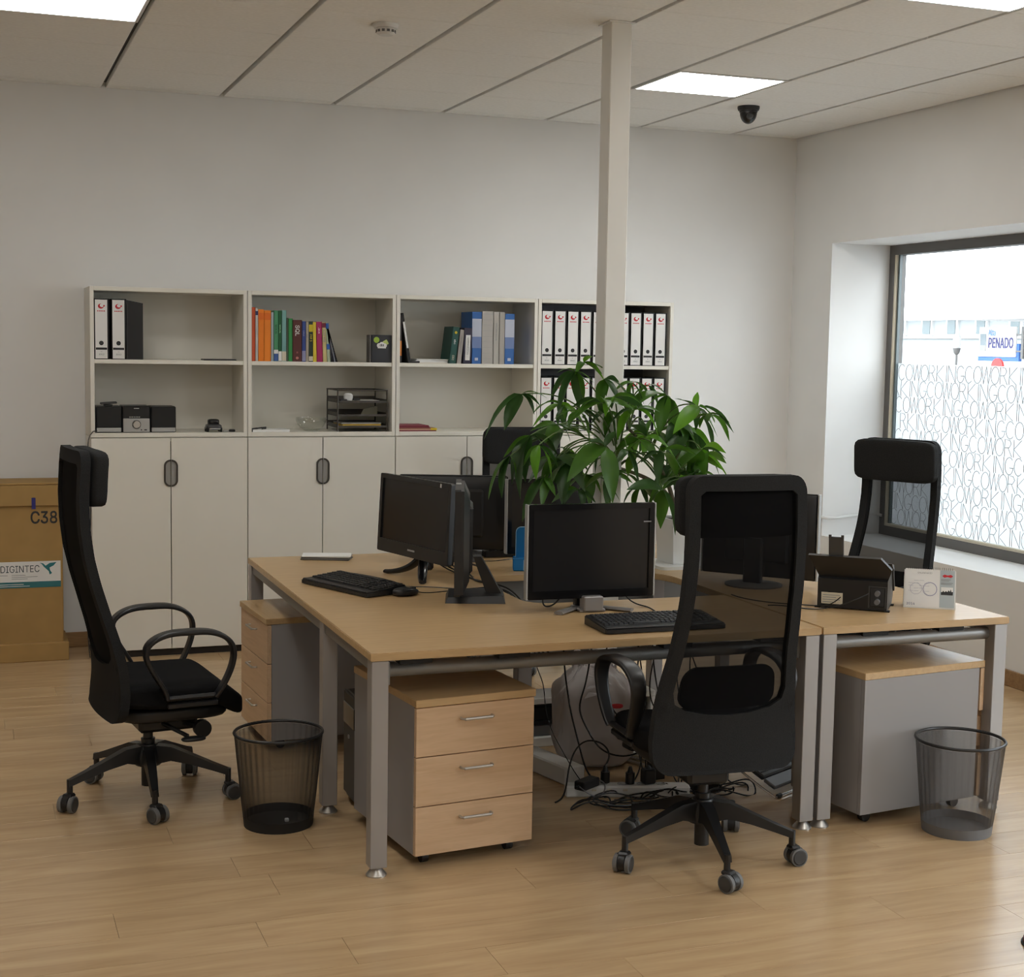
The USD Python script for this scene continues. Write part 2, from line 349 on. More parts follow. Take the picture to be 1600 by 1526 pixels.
def shell():
    st = lambda n, m, mat: tag(part(None, n, m, mat), kind='structure')
    st('wall_back', box(XL - .2, WX, YB, YB + .2, -0.06, H + .1), 'wall_paint')
    st('wall_left', box(XL - .2, XL, YF, YB, -0.06, H + .1), 'wall_paint')
    st('wall_front', box(XL - .2, WX, YF - .2, YF, -0.06, H + .1), 'wall_paint')
    # the right wall with its deep window opening, and a second opening nearer the camera (outside the frame)
    wall = Polygon([(YF, -0.06), (YB, -0.06), (YB, H + .1), (YF, H + .1)]).difference(sbox(WY0, WZ0, WY1, WZ1)).difference(sbox(-7.2, 0.0, -4.6, 2.38))
    m = prism(wall, 0, WX - XR); v = m.vertices.copy()
    m.vertices = np.stack([v[:, 2] + XR, v[:, 0], v[:, 1]], 1)
    st('wall_right', m, 'wall_paint')
    st('baseboard_right', cat(box(XR - .014, XR, -4.6, YB, 0, .085, .003), box(XR - .014, XR, YF, -7.2, 0, .085, .003)), 'skirting_oak')
    st('baseboard_back', box(XL, XR - .014, YB - .014, YB, 0, .085, .003), 'skirting_oak')
    p = thing('pillar', 'slim white square steel pillar rising between the desks to the ceiling', 'pillar', (1.985, -2.235, 0))
    part(p, 'shaft', box(-.048, .048, -.048, .048, 0, H, .004), 'pillar_white')
    part(p, 'ceiling_collar', box(-.06, .06, -.06, .06, H - .006, H - .001), 'pillar_white')
shell()

def window(n, y0, y1, z0, z1, film):
    w = thing(f'window_{n}', 'large grey framed shop window in a deep white reveal', None, kind='structure')
    xo, xi, t = 4.945, 4.865, 0.06
    fr = Polygon([(y0, z0), (y1, z0), (y1, z1), (y0, z1)]).difference(sbox(y0 + t, z0 + t, y1 - t, z1 - t))
    m = prism(fr, 0, xo - xi); v = m.vertices.copy(); m.vertices = np.stack([v[:, 2] + xi, v[:, 0], v[:, 1]], 1)
    part(w, 'frame', m, 'frame_grey')
    part(w, 'glazing_bead', cat(box(xi - .004, xi + .03, y1 - t - .016, y1 - t, z0 + t, z1 - t, .002), box(xi - .004, xi + .03, y0 + t, y1 - t, z0 + t, z0 + t + .016, .002)), 'cream_paper')
    part(w, 'gasket', box(xi + .012, xi + .03, y1 - t - .034, y1 - t - .017, z0 + t + .017, z1 - t), 'facade_glass')
    part(w, 'pane', box(4.903, 4.909, y0 + t, y1 - t, z0 + t, z1 - t), 'pane_glass')
    if film:
        fz = 1.645
        part(w, 'frosted_film', box(4.899, 4.9005, y0 + t + .005, y1 - t - .02, z0 + t + .004, fz), 'frost_film')
        # outlined letters cut from the film, row over row
        def letter(c):
            e = [(math.cos(a), math.sin(a)) for a in np.linspace(0, 2 * np.pi, 25)]
            if c == 'O': return [[(.5 + .42 * x, .5 + .5 * y) for x, y in e]]
            if c == 'C': return [[(.5 + .42 * math.cos(a), .5 + .5 * math.sin(a)) for a in np.linspace(.8, 2 * np.pi - .8, 20)]]
            if c == 'G': return [[(.5 + .42 * math.cos(a), .5 + .5 * math.sin(a)) for a in np.linspace(.8, 2 * np.pi - .2, 20)] + [(.55, .4)]]
            return {'W': [[(0, 1), (.25, 0), (.5, 1), (.75, 0), (1, 1)]], 'R': [[(.1, 0), (.1, 1), (.6, .95), (.75, .75), (.55, .52), (.1, .5)], [(.45, .5), (.85, 0)]], 'K': [[(.1, 0), (.1, 1)], [(.85, 1), (.1, .45), (.85, 0)]],
                    'I': [[(.3, 0), (.3, 1)]], 'N': [[(.05, 0), (.05, 1), (.85, 0), (.85, 1)]]}[c]
        word = 'COWORKING'; h, wd = .098, .084
        rows, r = int((fz - z0 - t) / .101), 0
        for r in range(rows):
            z = fz - .006 - h - r * .101; y = y1 - t - .03 + (r * .047 % .1); k = r * 4; rib = []
            while y > y0 + t + .1:
                for line in letter(word[k % 9]):
                    P = np.array([(4.8975, y - a * wd, z + b * h) for a, b in line])
                    rib.append(tube(P, .0019, 4))
                y -= wd * (.45 if word[k % 9] == 'I' else .93); k += 1
            part(w, 'letter_row', cat([q for q in rib if q.bounds[0][1] > y0 + t + .006 and q.bounds[1][1] < y1 - t - .004]), 'ink_grey')
window(1, WY0, WY1, WZ0, WZ1, True)
window(2, -7.2, -4.6, 0.0, 2.38, False)

# ------------------------------------------------------------------ the street outside the window
def street():
    tag(part(None, 'street_ground', box(WX, 60, -25, 95, -0.25, -0.12), 'asphalt'), kind='structure')
    b = thing('building', 'pale far building with grey eaves band and narrow windows, seen through the window', 'building', (40, 0, -0.12))
    part(b, 'wall', box(0, 6, 30, 75, 0, 4.0), 'facade_cool')
    part(b, 'upper_storey', box(1.2, 6, 30, 75, 4.0, 9.0), 'facade_white')
    part(b, 'eaves_band', box(-.5, 6, 30, 75, 3.45, 3.95, .03), 'facade_grey')
    part(b, 'cornice', box(1.0, 6, 30, 75, 6.1, 6.2), 'facade_grey')
    part(b, 'string_course', box(-.12, 0, 30, 75, 2.48, 2.58), 'facade_white')
    for k, y in enumerate((52.4, 50.0, 48.0, 46.2, 44.2, 42.0)):
        w = part(b, 'window', prism(sbox(-.1, y - .42, .05, y + .42), 2.6, 3.4), 'facade_white')
        part(w, 'pane', box(-.13, -.09, y - .27, y + .27, 2.68, 3.34), 'facade_glass')
    s = thing('shop_building', 'white shop front across the street behind the blue and white hanging sign', 'building', (12.6, 0, -0.12))
    part(s, 'wall', box(0, 5, -8, 7.0, 0, 5.6), 'facade_white')
    part(s, 'shutter_box', box(-.25, 0, 2.5, 6.6, 2.12, 2.42, .02), 'concrete')
    part(s, 'door', box(-.05, .02, 3.2, 5.6, 0, 2.1), 'facade_white')
    part(s, 'door_pillar', box(-.12, .02, 5.9, 6.5, 0, 2.12, .02), 'concrete')
    for z in (1.95, 1.5): part(s, 'hinge', box(-.2, -.1, 5.98, 6.1, z, z + .12), 'frame_grey')
    a = thing('awning', 'long plain white awning box over the shop across the street', 'awning', (10.9, 4.2, 2.15))
    part(a, 'box', box(-.1, 1.69, -6, 4.05, 0, .82, .02), 'awning_white'); part(a, 'valance_rail', box(-.13, -.09, -6, 4.05, -.03, .02, .008), 'facade_white')
    g = thing('hanging_sign', 'white hanging shop sign reading PENADO with a blue lower edge', 'sign', (11.2, 6.875, 1.66), -90)
    part(g, 'back_board', box(-.36, .40, .02, .07, -.03, .18, .005), 'sign_blue')
    part(g, 'board', box(-.33, .36, 0, .025, .02, .385, .005), 'white_plastic')
    part(g, 'picture', box(-.30, -.19, -.004, .002, .09, .30), 'facade_grey'); part(g, 'picture_base', box(-.30, -.19, -.006, .001, .09, .16), 'concrete')
    part(g, 'lettering', face_front(text('PENADO', .12, .004, True, width=.46), -.15, -.001, .13), paint('sign_violet', (52, 50, 110)))
    part(g, 'small_lettering', face_front(text('Alta', .07, .004, width=.13), -.15, -.001, .28), paint('sign_light_blue', (70, 130, 190)))
    part(g, 'bracket', cat(box(.36, .50, .005, .02, .08, .10), box(.36, .50, .005, .02, .28, .30), box(.48, .52, -.02, .05, .0, .38)), 'frame_grey')
    l = thing('street_lantern', 'small white globe lantern on a thin grey post outside the window', 'lamp', (11.0, 7.37, -0.12))
    part(l, 'post', cyl(.014, 0, 1.84, 10), 'frame_grey'); part(l, 'cup', lathe([(0, 1.80), (.035, 1.84), (.05, 1.9), (0, 1.9)], 16), 'frame_grey'); part(l, 'globe', T(pillow(.045, .045, .10, 2.4, 5), z=1.98), 'white_plastic')
    r = thing('red_sign', 'round red sign outside the window, below the PENADO sign', 'sign', (10.9, 6.45, -.12), -90)
    part(r, 'disc', T(RX(cyl(.105, -.012, .012, 30), 90), z=1.68), 'sign_red'); part(r, 'lower_plate', T(prism(rrect(-.10, .10, -.24, .0, .03), 0, .012), 0, 0, 0).apply_transform(trimesh.transformations.rotation_matrix(math.pi / 2, (1, 0, 0))).apply_translation((0, -.013, 1.62)), 'white_plastic')
    part(r, 'pole', cyl(.02, 0, 1.70, 10, 0, .03), 'frame_grey')
street()

# ------------------------------------------------------------------ wall of cabinets and shelf units
BX = [0.0, 0.829, 1.667, 2.523, 3.400]
ZC, ZT, ZS = 1.194, 1.988, 1.607           # worktop of cabinets, top of shelves, top of the middle shelf
ORD = ['leftmost', 'second', 'third', 'rightmost']
def storage():
    for i in range(4):
        x0, x1 = BX[i] + .0015, BX[i + 1] - .0015; w = x1 - x0; t = .02; D = YB - .006
        c = thing('cabinet', ['white two-door cabinet below the compact stereo, behind the left office chair', 'white two-door cabinet below the glass bowl and letter tray', 'white two-door cabinet below the red and yellow folders', 'white two-door cabinet below the second row of ring binders, behind the plant'][i], 'cabinet', (x0, 0, 0))
        part(c, 'body', cat(box(0, t, .018, D, .038, ZC - .002), box(w - t, w, .018, D, .038, ZC - .002), box(t, w - t, .018, D, .038, .058), box(t, w - t, .018, D, ZC - .022, ZC - .002), box(t, w - t, D - .006, D, .058, ZC - .022)), 'cabinet_white')
        part(c, 'plinth', box(.004, w - .004, .03, D - .01, 0, .038), 'plinth_dark')
        part(c, 'shadow_gap', box(t, w - t, .030, .034, .06, ZC - .024), 'door_gap')
        for k, (a, b) in enumerate(((.001, w / 2 - .0022), (w / 2 + .0022, w - .001))):
            d = part(c, 'door', box(a, b, 0, .0165, .042, ZC - .005, .0012), 'cabinet_white')
            # half of the oval grip: a dark rim round a recess, cut off at the door's inner edge
            cx, cz, hh, hw = w / 2, 1.0, .073, .037
            oval = rrect(cx - hw, cx + hw, cz - hh, cz + hh, .034, 8); inner = rrect(cx - hw + .009, cx + hw - .009, cz - hh + .009, cz + hh - .009, .026, 8)
            half = sbox(0, 0, w / 2 - .003, 2) if k == 0 else sbox(w / 2 + .003, 0, w, 2)
            part(d, 'handle', upright(prism(oval.difference(inner).intersection(half), 0, .006)), 'handle_bronze'); part(d, 'grip_recess', upright(prism(inner.intersection(half), 0, .002)), 'handle_recess')
        s = thing('shelf_unit', ['white open shelf unit holding two ring binders and the compact stereo', 'white open shelf unit holding the bright books, glass bowl and letter tray', 'white open shelf unit holding the blue and white binders', 'white open shelf unit filled with white-labelled ring binders'][i], 'shelf unit', (x0, 0, ZC))
        h = ZT - ZC; f = .004; bt = .024; wt = .021
        part(s, 'side_panel', box(0, wt, f, D, 0, h, .001), 'cabinet_white'); part(s, 'side_panel', box(w - wt, w, f, D, 0, h, .001), 'cabinet_white')
        part(s, 'top_panel', box(wt, w - wt, f, D, h - .022, h, .001), 'cabinet_white'); part(s, 'bottom_panel', box(wt, w - wt, f, D, 0, bt, .001), 'cabinet_white')
        part(s, 'shelf', box(wt, w - wt, f + .006, D - .008, ZS - ZC - .022, ZS - ZC, .001), 'cabinet_white'); part(s, 'back_panel', box(wt, w - wt, D - .007, D, bt, h - .022), 'cabinet_white' if i < 3 else 'mid_grey')
storage()
ZB = ZC + .024                                # where things stand on the bottom panels

def binder(x, z, label, tilt=0):
    """Lever arch file, spine towards the room (-y); x is its left side."""
    b = thing('ring_binder', label, 'binder', (x, .012, z), 0, None)
    W, Dp, Hh = .076, .285, .318
    part(b, 'cover', cat(box(0, .003, 0, Dp, 0, Hh), box(W - .003, W, 0, Dp, 0, Hh), box(0, W, 0, .004, 0, Hh, .001)), 'binder_black')
    part(b, 'paper_block', box(.006, W - .012, .03, Dp - .006, .008, Hh - .012), 'white_paper')
    sp = part(b, 'spine_label', box(.004, W - .010, -.0012, .0004, .004, Hh - .006), 'white_paper')
    cx = (W - .006) / 2
    part(sp, 'thumb_hole', cat(face_front(prism(Polygon([(.0115 * math.cos(a), .0115 * math.sin(a)) for a in np.linspace(0, 2 * np.pi, 24)]), 0, .0008), cx, -.001, .085)), 'ink')
    part(sp, 'band', box(.007, W - .013, -.0022, -.001, .050, .0615), 'ink'); part(sp, 'footer', cat(face_front(text('2012', .008, .0006, True, True), cx, -.0012, .022), face_front(text('N', .006, .0006, False, True), cx, -.0012, .037)), 'ink_grey')
    sw = Polygon([(.015 * math.cos(a), .013 * math.sin(a)) for a in np.linspace(0, 2 * np.pi, 28)]).difference(affinity.translate(Polygon([(.0105 * math.cos(a), .009 * math.sin(a)) for a in np.linspace(0, 2 * np.pi, 24)]), .005, .004)).union(affinity.translate(Polygon([(.0045 * math.cos(a), .0045 * math.sin(a)) for a in np.linspace(0, 2 * np.pi, 16)]), .016, .002))
    part(sp, 'logo', cat(face_front(prism(sw, 0, .0006), cx - .001, -.0012, Hh - .040), *[face_front(prism(sbox(-.020 + k * .0085, 0, -.0145 + k * .0085, .0055), 0, .0005), cx, -.0012, Hh - .068) for k in range(5)]), 'red_ink')
    return b
binder(BX[0] + .025, ZS, 'white-labelled ring binder against the left end of the leftmost shelf')
binder(BX[0] + .113, ZS, 'white-labelled ring binder standing second in the leftmost shelf, beside the plain black file')
def black_file():
    b = thing('file_box', 'plain black file with a sloping top beside the two ring binders of the leftmost shelf', 'file', (BX[0] + .191, .016, ZS))
    part(b, 'case', upright(prism([(0, 0), (.084, 0), (.084, .298), (0, .313)], -.27, 0)).apply_translation((0, 0, 0)), 'binder_black'); part(b, 'spine_edge', box(.0, .003, -.0012, .0005, .002, .312), 'dark_grey')
black_file()
for row, z in (('upper', ZS), ('lower', ZB)):
    for k in range(10):
        place = ['leftmost', 'second from the left', 'third from the left', 'fourth from the left', 'just left of the pillar', 'behind the pillar', 'just right of the pillar', 'third from the right', 'second from the right', 'rightmost'][k]
        binder(BX[3] + .026 + k * .0815, z, f'white-labelled ring binder, {place}, {row} row of the rightmost shelf')

def book(x, z, w, h, rgb, label, tilt=0.0, depth=.2, parts=(), y=.012, name='book', pages='cream_paper', cat_='book', group=None):
    """Upright book, spine towards the room; tilt leans its top to the left (degrees, pivot at the lower right corner when positive)."""
    b = thing(name, label, cat_, (x, y, z), 0, group)
    key = paint('cover_%d_%d_%d' % rgb, rgb, .45)
    ang = math.radians(tilt)
    def tr(m):
        if tilt == 0: return m
        m = T(m, -w if tilt > 0 else 0); m.apply_transform(trimesh.transformations.rotation_matrix(-ang, (0, 1, 0))); return T(m, w if tilt > 0 else 0)
    part(b, 'cover', tr(cat(box(0, .0022, 0, depth, 0, h), box(w - .0022, w, 0, depth, 0, h), box(0, w, 0, .003, 0, h, .0008))), key)
    part(b, 'pages', tr(box(.0022, w - .0022, .003, depth - .004, .003, h - .003)), pages)
    for nm, m, mt in parts: part(b, nm, tr(m), mt)
    return b
def band(w, z0, z1): return box(.0006, w - .0006, -.0009, .0004, z0, z1)
def spinetext(s, w, z, h, hh=.3):
    m = text(s, h, .0006, True); m = RZ(m, -90); b = m.bounds; m.apply_translation((-(b[0][0] + b[1][0]) / 2, -b[1][1], 0)); return face_front(m, w / 2, -.0004, z)
def books():
    x = BX[1] + .024; z = ZS
    S = 1 / 279.0                              # metres per pixel of this shelf in the photograph, used for widths only
    def add(px, h, rgb, label, parts=lambda w: (), tilt=0, gap=.0006, depth=.2, name='book', pages='cream_paper'):
        nonlocal x
        w = px * S; book(x, z, w, h, rgb, label, tilt, depth, parts(w), name=name, pages=pages); x += w + gap
    add(5.4, .292, (196, 78, 36), 'tall rust-red book at the left end of the row of bright books')
    add(4.2, .287, (205, 200, 196), 'tall thin white booklet with a dark mark, next to the rust-red book', lambda w: (('mark', band(w, .25, .272), paint('mark_navy', (40, 40, 90))),))
    add(8.8, .281, (240, 130, 22), 'tall bright orange book, left of two alike', lambda w: (('title_band', band(w, .225, .262), paint('orange_deep', (228, 108, 14))),))
    add(10.4, .277, (242, 136, 30), 'tall bright orange book, right of two alike', lambda w: (('title_band', band(w, .225, .262), 'orange_deep'),))
    add(4.0, .268, (165, 176, 184), 'thin pale grey-blue booklet between the orange and green books', gap=.001)
    add(7.0, .277, (74, 146, 104), 'tall green book with a blue and white foot', lambda w: (('foot', band(w, .003, .042), paint('foot_blue', (54, 88, 150))), ('label_band', band(w, .042, .064), 'white_paper'), ('title', spinetext('MANUAL', w, .2, .009), paint('green_deep', (22, 82, 46)))))
    add(5.0, .277, (22, 92, 52), 'tall dark green book beside the pale teal one', lambda w: (('foot', band(w, .003, .055), 'white_paper'), ('title', spinetext('MANUAL', w, .2, .008), paint('pale_green', (150, 205, 160)))))
    add(7.0, .279, (120, 168, 165), 'tall pale teal book with a cream foot', lambda w: (('foot', band(w, .003, .055), 'cream_paper'),))
    add(3.0, .238, (72, 84, 66), 'thin dull green booklet beside the mid green book')
    add(6.2, .236, (46, 140, 72), 'mid green book just left of the brown SQL book')
    add(14.4, .228, (84, 34, 30), 'thick brown book with SQL on its spine', lambda w: (('title', spinetext('SQL', w, .2, .0225), 'white_paper'), ('emblem', face_front(prism(Polygon([(.008 * math.cos(a), .008 * math.sin(a)) for a in np.linspace(0, 6.283, 18)]), 0, .0006), w / 2, -.0006, .02), paint('emblem_pink', (190, 120, 110))), ('author', spinetext('lll', w, .055, .009), 'emblem_pink')))
    add(6.0, .222, (52, 72, 140), 'blue book just right of the brown SQL book', lambda w: (('foot', band(w, .004, .06), paint('foot_mix', (150, 150, 185))), ('title', spinetext('Linux', w, .17, .009), 'foot_mix')))
    add(4.4, .220, (176, 166, 148), 'thin cream book between the blue and the dark green books', lambda w: (('title', spinetext('Red', w, .15, .008), 'ink_grey'),))
    add(6.6, .222, (28, 50, 40), 'dark green book with a yellow top band', lambda w: (('title_band', band(w, .165, .205), paint('band_yellow', (206, 184, 34))), ('foot', band(w, .004, .03), 'cream_paper'), ('title', spinetext('PHP 5', w, .15, .010), 'band_yellow')))
    add(5.8, .219, (226, 200, 60), 'yellow book in the middle of the row', tilt=1.0)
    add(9.4, .222, (168, 28, 92), 'thick magenta book leaning slightly left', lambda w: (('title', spinetext('Java', w, .19, .011), paint('pink_pale', (235, 190, 210))),), tilt=1.6)
    add(6.6, .219, (206, 190, 130), 'cream book with dark blotches leaning left', lambda w: (('title', spinetext('AJAX WEB', w, .18, .010), 'ink_grey'), ('top_band', band(w, .19, .216), paint('top_maroon', (120, 40, 60)))), tilt=2.2, gap=.001)
    add(5.2, .217, (176, 188, 160), 'pale book with blue top and blue block leaning left', lambda w: (('top_band', band(w, .185, .214), paint('book_blue', (44, 92, 170))), ('blue_block', band(w, .07, .1), 'book_blue')), tilt=3.2, gap=.004)
    add(3.0, .214, (46, 44, 52), 'thin dark booklet leaning left against the pale book', tilt=8.5, gap=.006)
    add(2.4, .212, (140, 142, 152), 'thin grey booklet leaning left at the end of the row', tilt=12.5, gap=.004)
    add(2.0, .205, (40, 40, 46), 'thin black booklet leaning furthest left at the right end of the row', tilt=16)
    # the black box with stickers
    k = thing('storage_box', 'small black box with round green and white cloud stickers on its front', 'box', (BX[1] + .695, .018, ZS))
    part(k, 'body', box(.004, .122, 0, .07, 0, .155, .003), paint('box_charcoal', (44, 46, 52))); part(k, 'side_sleeve', box(-.008, .0035, .004, .07, 0, .155, .002), paint('sleeve_grey', (92, 90, 88)))
    circ = lambda r, x, y, n=24: Polygon([(x + r * math.cos(a), y + r * math.sin(a)) for a in np.linspace(0, 2 * np.pi, n, endpoint=False)])
    part(k, 'green_sticker', face_front(prism(circ(.0165, 0, 0), 0, .0008), .032, 0, .127), paint('sticker_green', (164, 196, 66)))
    part(k, 'star_sticker', face_front(prism(affinity.rotate(rrect(-.014, .014, -.014, .014, .004), 30), 0, .0006), .085, 0, .112), paint('sticker_pale', (190, 205, 120)))
    part(k, 'cloud_sticker', face_front(prism(circ(.013, -.016, 0).union(circ(.016, 0, .004)).union(circ(.012, .017, 0)).union(sbox(-.024, -.016, .024, 0)), 0, .0011), .063, 0, .096), 'white_paper')
    part(k, 'sticker_lettering', face_front(text('dbt', .012, .0006, True, True), .063, -.0011, .092), 'ink')
    # the third bay, upper shelf
    x3 = BX[2] + .023
    f = thing('magazine_file', 'black slim folder with an orange foot standing at the left end of the third shelf', 'folder', (x3, .02, ZS)); part(f, 'body', box(0, .014, 0, .22, 0, .27, .001), paint('folder_dark', (50, 42, 40))); part(f, 'orange_foot', box(.001, .013, -.001, .001, .04, .125), paint('folder_orange', (214, 132, 52)))
    b = thing('leaning_folder', 'black folder with a white label strip leaning against the left side of the third shelf', 'folder', (x3 + .014, .02, ZS)); c = lambda m: T(RY(m, -9.5), .05, 0, 0)
    part(b, 'cover', c(box(-.012, .006, 0, .21, .001, .285, .002)), 'binder_black'); part(b, 'label_strip', c(box(-.0065, .0045, -.0012, .0002, .085, .235)), 'white_paper')
    ph = thing('paper_pile', 'low pile of loose white papers lying in the third shelf', 'papers', (x3 + .075, .03, ZS)); rr = random.Random(5); z = 0
    for q in range(7):
        part(ph, 'sheet', T(RZ(box(0, .21 - .004 * q, 0, .25, 0, .0032), rr.uniform(-2, 2)), .012 + .004 * q, .005, z), 'white_paper' if q != 0 else 'cream_paper'); z += .0033
    part(ph, 'dark_clip', box(-.01, .05, .0, .06, 0, .012, .003), 'dark_grey')
    xx = x3 + .325
    book(xx - .032, ZS, .040, .212, (12, 74, 66), 'dark green book with yellow emblem leaning right beside the paper pile', -6.5, .17, (('emblem', face_front(prism(circ(.008, 0, 0, 14), 0, .0006), .02, -.0006, .18), 'band_yellow'), ('title', spinetext('abc', .04, .14, .012), 'white_paper'), ('foot_lettering', spinetext('DIC', .04, .05, .012), 'cream_paper')))
    book(xx + .014, ZS, .026, .196, (168, 160, 154), 'grey-white book leaning right between two dark books', -6, .17, (('title', spinetext('PROGRAMACION', .026, .16, .009), 'ink_grey'),))
    book(xx + .052, ZS, .050, .205, (36, 28, 54), 'dark violet book with a white label beside the blue binder', -1.5, .17, (('label_panel', box(.012, .04, -.001, .0004, .02, .165), 'white_paper'), ('title', spinetext('SERVICIOS', .052, .15, .013), 'ink')))
    def fold(x, w, h, rgb, label, parts): book(x, ZS, w, h, rgb, label, 0, .20, parts, name='ring_binder', pages='white_paper', cat_='binder')
    x = BX[2] + .453
    blue = (42, 98, 168)
    for j, xo in ((0, x), (1, x + .0 + .058 + .069 + .036 + .034 + .004)):
        fold(xo, .058, .297 - .006 * j, blue, ['blue binder with pale picture panel, left of the white binders', 'blue binder with pale picture panel, right of the white binders'][j], (('picture_panel', band(.058, .155, .258), paint('panel_pale', (186, 192, 208))), ('photo_band', band(.058, .09, .155), paint('panel_mid', (112, 132, 178))), ('foot_mark', box(.018, .038, -.0012, .0004, .018, .035), 'panel_pale')))
    fold(x + .060, .069, .302, (176, 172, 166), 'wide white binder with faint lines beside the left blue binder', (('rule_lines', cat(*[box(.006, .062, -.0008, .0003, q, q + .0012) for q in np.arange(.03, .29, .032)]), 'ink_grey'),))
    fold(x + .131, .034, .300, (180, 176, 168), 'narrow white binder with a vertical title, middle of the three white binders', (('title', spinetext('DOCUMENTACION', .034, .235, .008), 'ink_grey'),))
    fold(x + .167, .033, .300, (168, 163, 155), 'plain white binder next to the right blue binder', ())
books()

def shelf_things():
    z = ZB
    # compact stereo
    for j, (x, lb) in enumerate(((.030, 'black compact speaker with a silver foot strip, left of the stereo'), (.314, 'black compact speaker with a silver foot strip, right of the stereo'))):
        s = thing('speaker', lb, 'speaker', (x, .02, z)); part(s, 'cabinet', box(0, .132, .004, .17, 0, .140, .005), 'black_plastic'); part(s, 'grille', box(.003, .129, -.002, .006, .028, .137, .003), 'black_matte'); part(s, 'foot_strip', box(.003, .129, -.003, .006, .004, .027, .002), 'silver_plastic')
    u = thing('stereo', 'compact stereo with black display and silver front between two speakers', 'stereo', (.166, .02, z))
    part(u, 'cabinet', box(0, .144, .004, .19, 0, .142, .004), 'black_plastic'); part(u, 'display', box(.003, .141, -.002, .006, .078, .139, .002), 'black_gloss'); part(u, 'front_panel', box(.003, .141, -.003, .006, .003, .076, .002), 'silver_plastic')
    part(u, 'volume_knob', T(RX(cyl(.019, 0, .012, 28), 90), .072, -.003, .044), 'satin_metal'); part(u, 'knob_ring', T(RX(lathe([(.0195, 0), (.023, 0), (.023, .003), (.0195, .003), (.0195, 0)], 28), 90), .072, -.003, .044), 'dark_grey')
    part(u, 'button_row', cat(*[box(.034 + .012 * q, .043 + .012 * q, -.004, -.001, .081, .086) for q in range(5)]), 'silver_plastic'); part(u, 'sockets', cat(box(.112, .126, -.004, -.002, .012, .018), box(.094, .1, -.004, -.002, .012, .018)), 'ink'); part(u, 'maker_mark', box(.058, .086, -.003, -.001, .128, .132), 'silver_plastic')
    r = thing('remote_base', 'flat black gadget lying on top of the left speaker', 'gadget', (.055, .03, z + .140)); part(r, 'stand', T(pillow(.024, .02, .005, 4, 5), .04, .03, .005), 'dark_grey'); part(r, 'plate', T(RY(box(0, .085, 0, .06, 0, .010, .003), -4), 0, 0, .009), 'dark_grey')
    c = thing('toy_car', 'small dark grey toy car parked on the leftmost lower shelf', 'toy car', (.655, .05, z))
    part(c, 'body', cat(T(pillow(.042, .05, .017, 4, 7), 0, .03, .026)), paint('toy_grey', (70, 70, 72), .3)); part(c, 'cabin', T(pillow(.031, .032, .018, 4, 7), 0, .035, .052), 'black_gloss')
    for a in (-.036, .036):
        for b in (.002, .06): part(c, 'wheel', T(RY(cyl(.013, -.006, .006, 16), 90), a, b, .013), 'black_matte')
    part(c, 'bumper', box(-.03, .03, -.024, -.017, .014, .022, .002), 'silver_plastic')
    k = thing('key_fob', 'small black and white key fob lying right of the toy car', 'key fob', (.735, .045, z)); part(k, 'fob', box(0, .034, 0, .02, 0, .014, .004), 'black_plastic'); part(k, 'tag', box(-.03, -.002, .002, .018, 0, .010, .003), 'silver_plastic')
    single('dark_tablet', box(.60, .775, .04, .17, ZS, ZS + .008, .003), 'dark_grey', 'flat dark tablet lying at the right of the leftmost upper shelf', 'tablet')
    # second bay, lower shelf
    p = thing('note_pad', 'low white pad with a black strip lying left of the glass bowl', 'note pad', (BX[1] + .028, .03, z)); part(p, 'pages', box(.005, .21, 0, .15, 0, .012, .001), 'white_paper'); part(p, 'dark_spine', box(-.003, .005, 0, .15, 0, .016, .001), 'dark_grey'); part(p, 'pen', T(RY(cyl(.004, 0, .08, 10), 84), .005, .03, .016), 'ink'); part(p, 'pen_cap', T(RY(cyl(.005, 0, .025, 10), 84), .06, .035, .017), 'dark_grey')
    a = np.linspace(0, 1, 14); prof = [(0, 0), (.034, 0)] + [(.034 + .055 * math.sin(t * 1.45) ** 1.0, .002 + .074 * t ** 1.5) for t in a[1:]]; prof += [(r - .0028, q) for r, q in prof[:1:-1]] + [(.034, .004), (0, .004)]
    single('glass_bowl', T(lathe(prof, 48), 1.207, .12, z), 'bowl_glass', 'empty clear glass bowl in the middle of the second lower shelf', 'bowl', smooth=50)
    t = thing('letter_tray', 'dark wire letter tray tower with papers at the right of the glass bowl', 'letter tray', (BX[1] + .505, .025, z)); Wt, Dt, Ht = .292, .26, .232
    for xx in (.004, Wt - .004):
        part(t, 'end_frame', cat(*[tube([(xx, yy, 0), (xx, yy, Ht)], .004, 6) for yy in (.004, Dt)], tube([(xx, .004, Ht), (xx, Dt, Ht)], .004, 6), tube([(xx, .004, .03), (xx, Dt, .03)], .003, 6)), 'handle_bronze')
    part(t, 'top_rail', cat(tube([(0, .004, Ht), (Wt, .004, Ht)], .0042, 6), tube([(0, Dt, Ht), (Wt, Dt, Ht)], .0042, 6)), 'handle_bronze')
    for zz in (.022, .086, .162):
        part(t, 'tray', cat(box(.006, Wt - .006, .004, Dt, zz, zz + .0025), box(.006, Wt - .006, .002, .006, zz, zz + .012), box(.006, Wt - .006, Dt - .003, Dt, zz, zz + .03), *[box(q, q + .003, .004, Dt, zz, zz + .02) for q in (.006, Wt - .009)]), 'handle_bronze')
    part(t, 'yellow_folder', T(RZ(box(0, .225, 0, .21, 0, .014, .002), 1), .035, .016, .0265), paint('folder_yellow', (206, 166, 54))); part(t, 'grey_paper', box(.03, .26, .02, .22, .042, .050), paint('paper_grey', (150, 145, 140)))
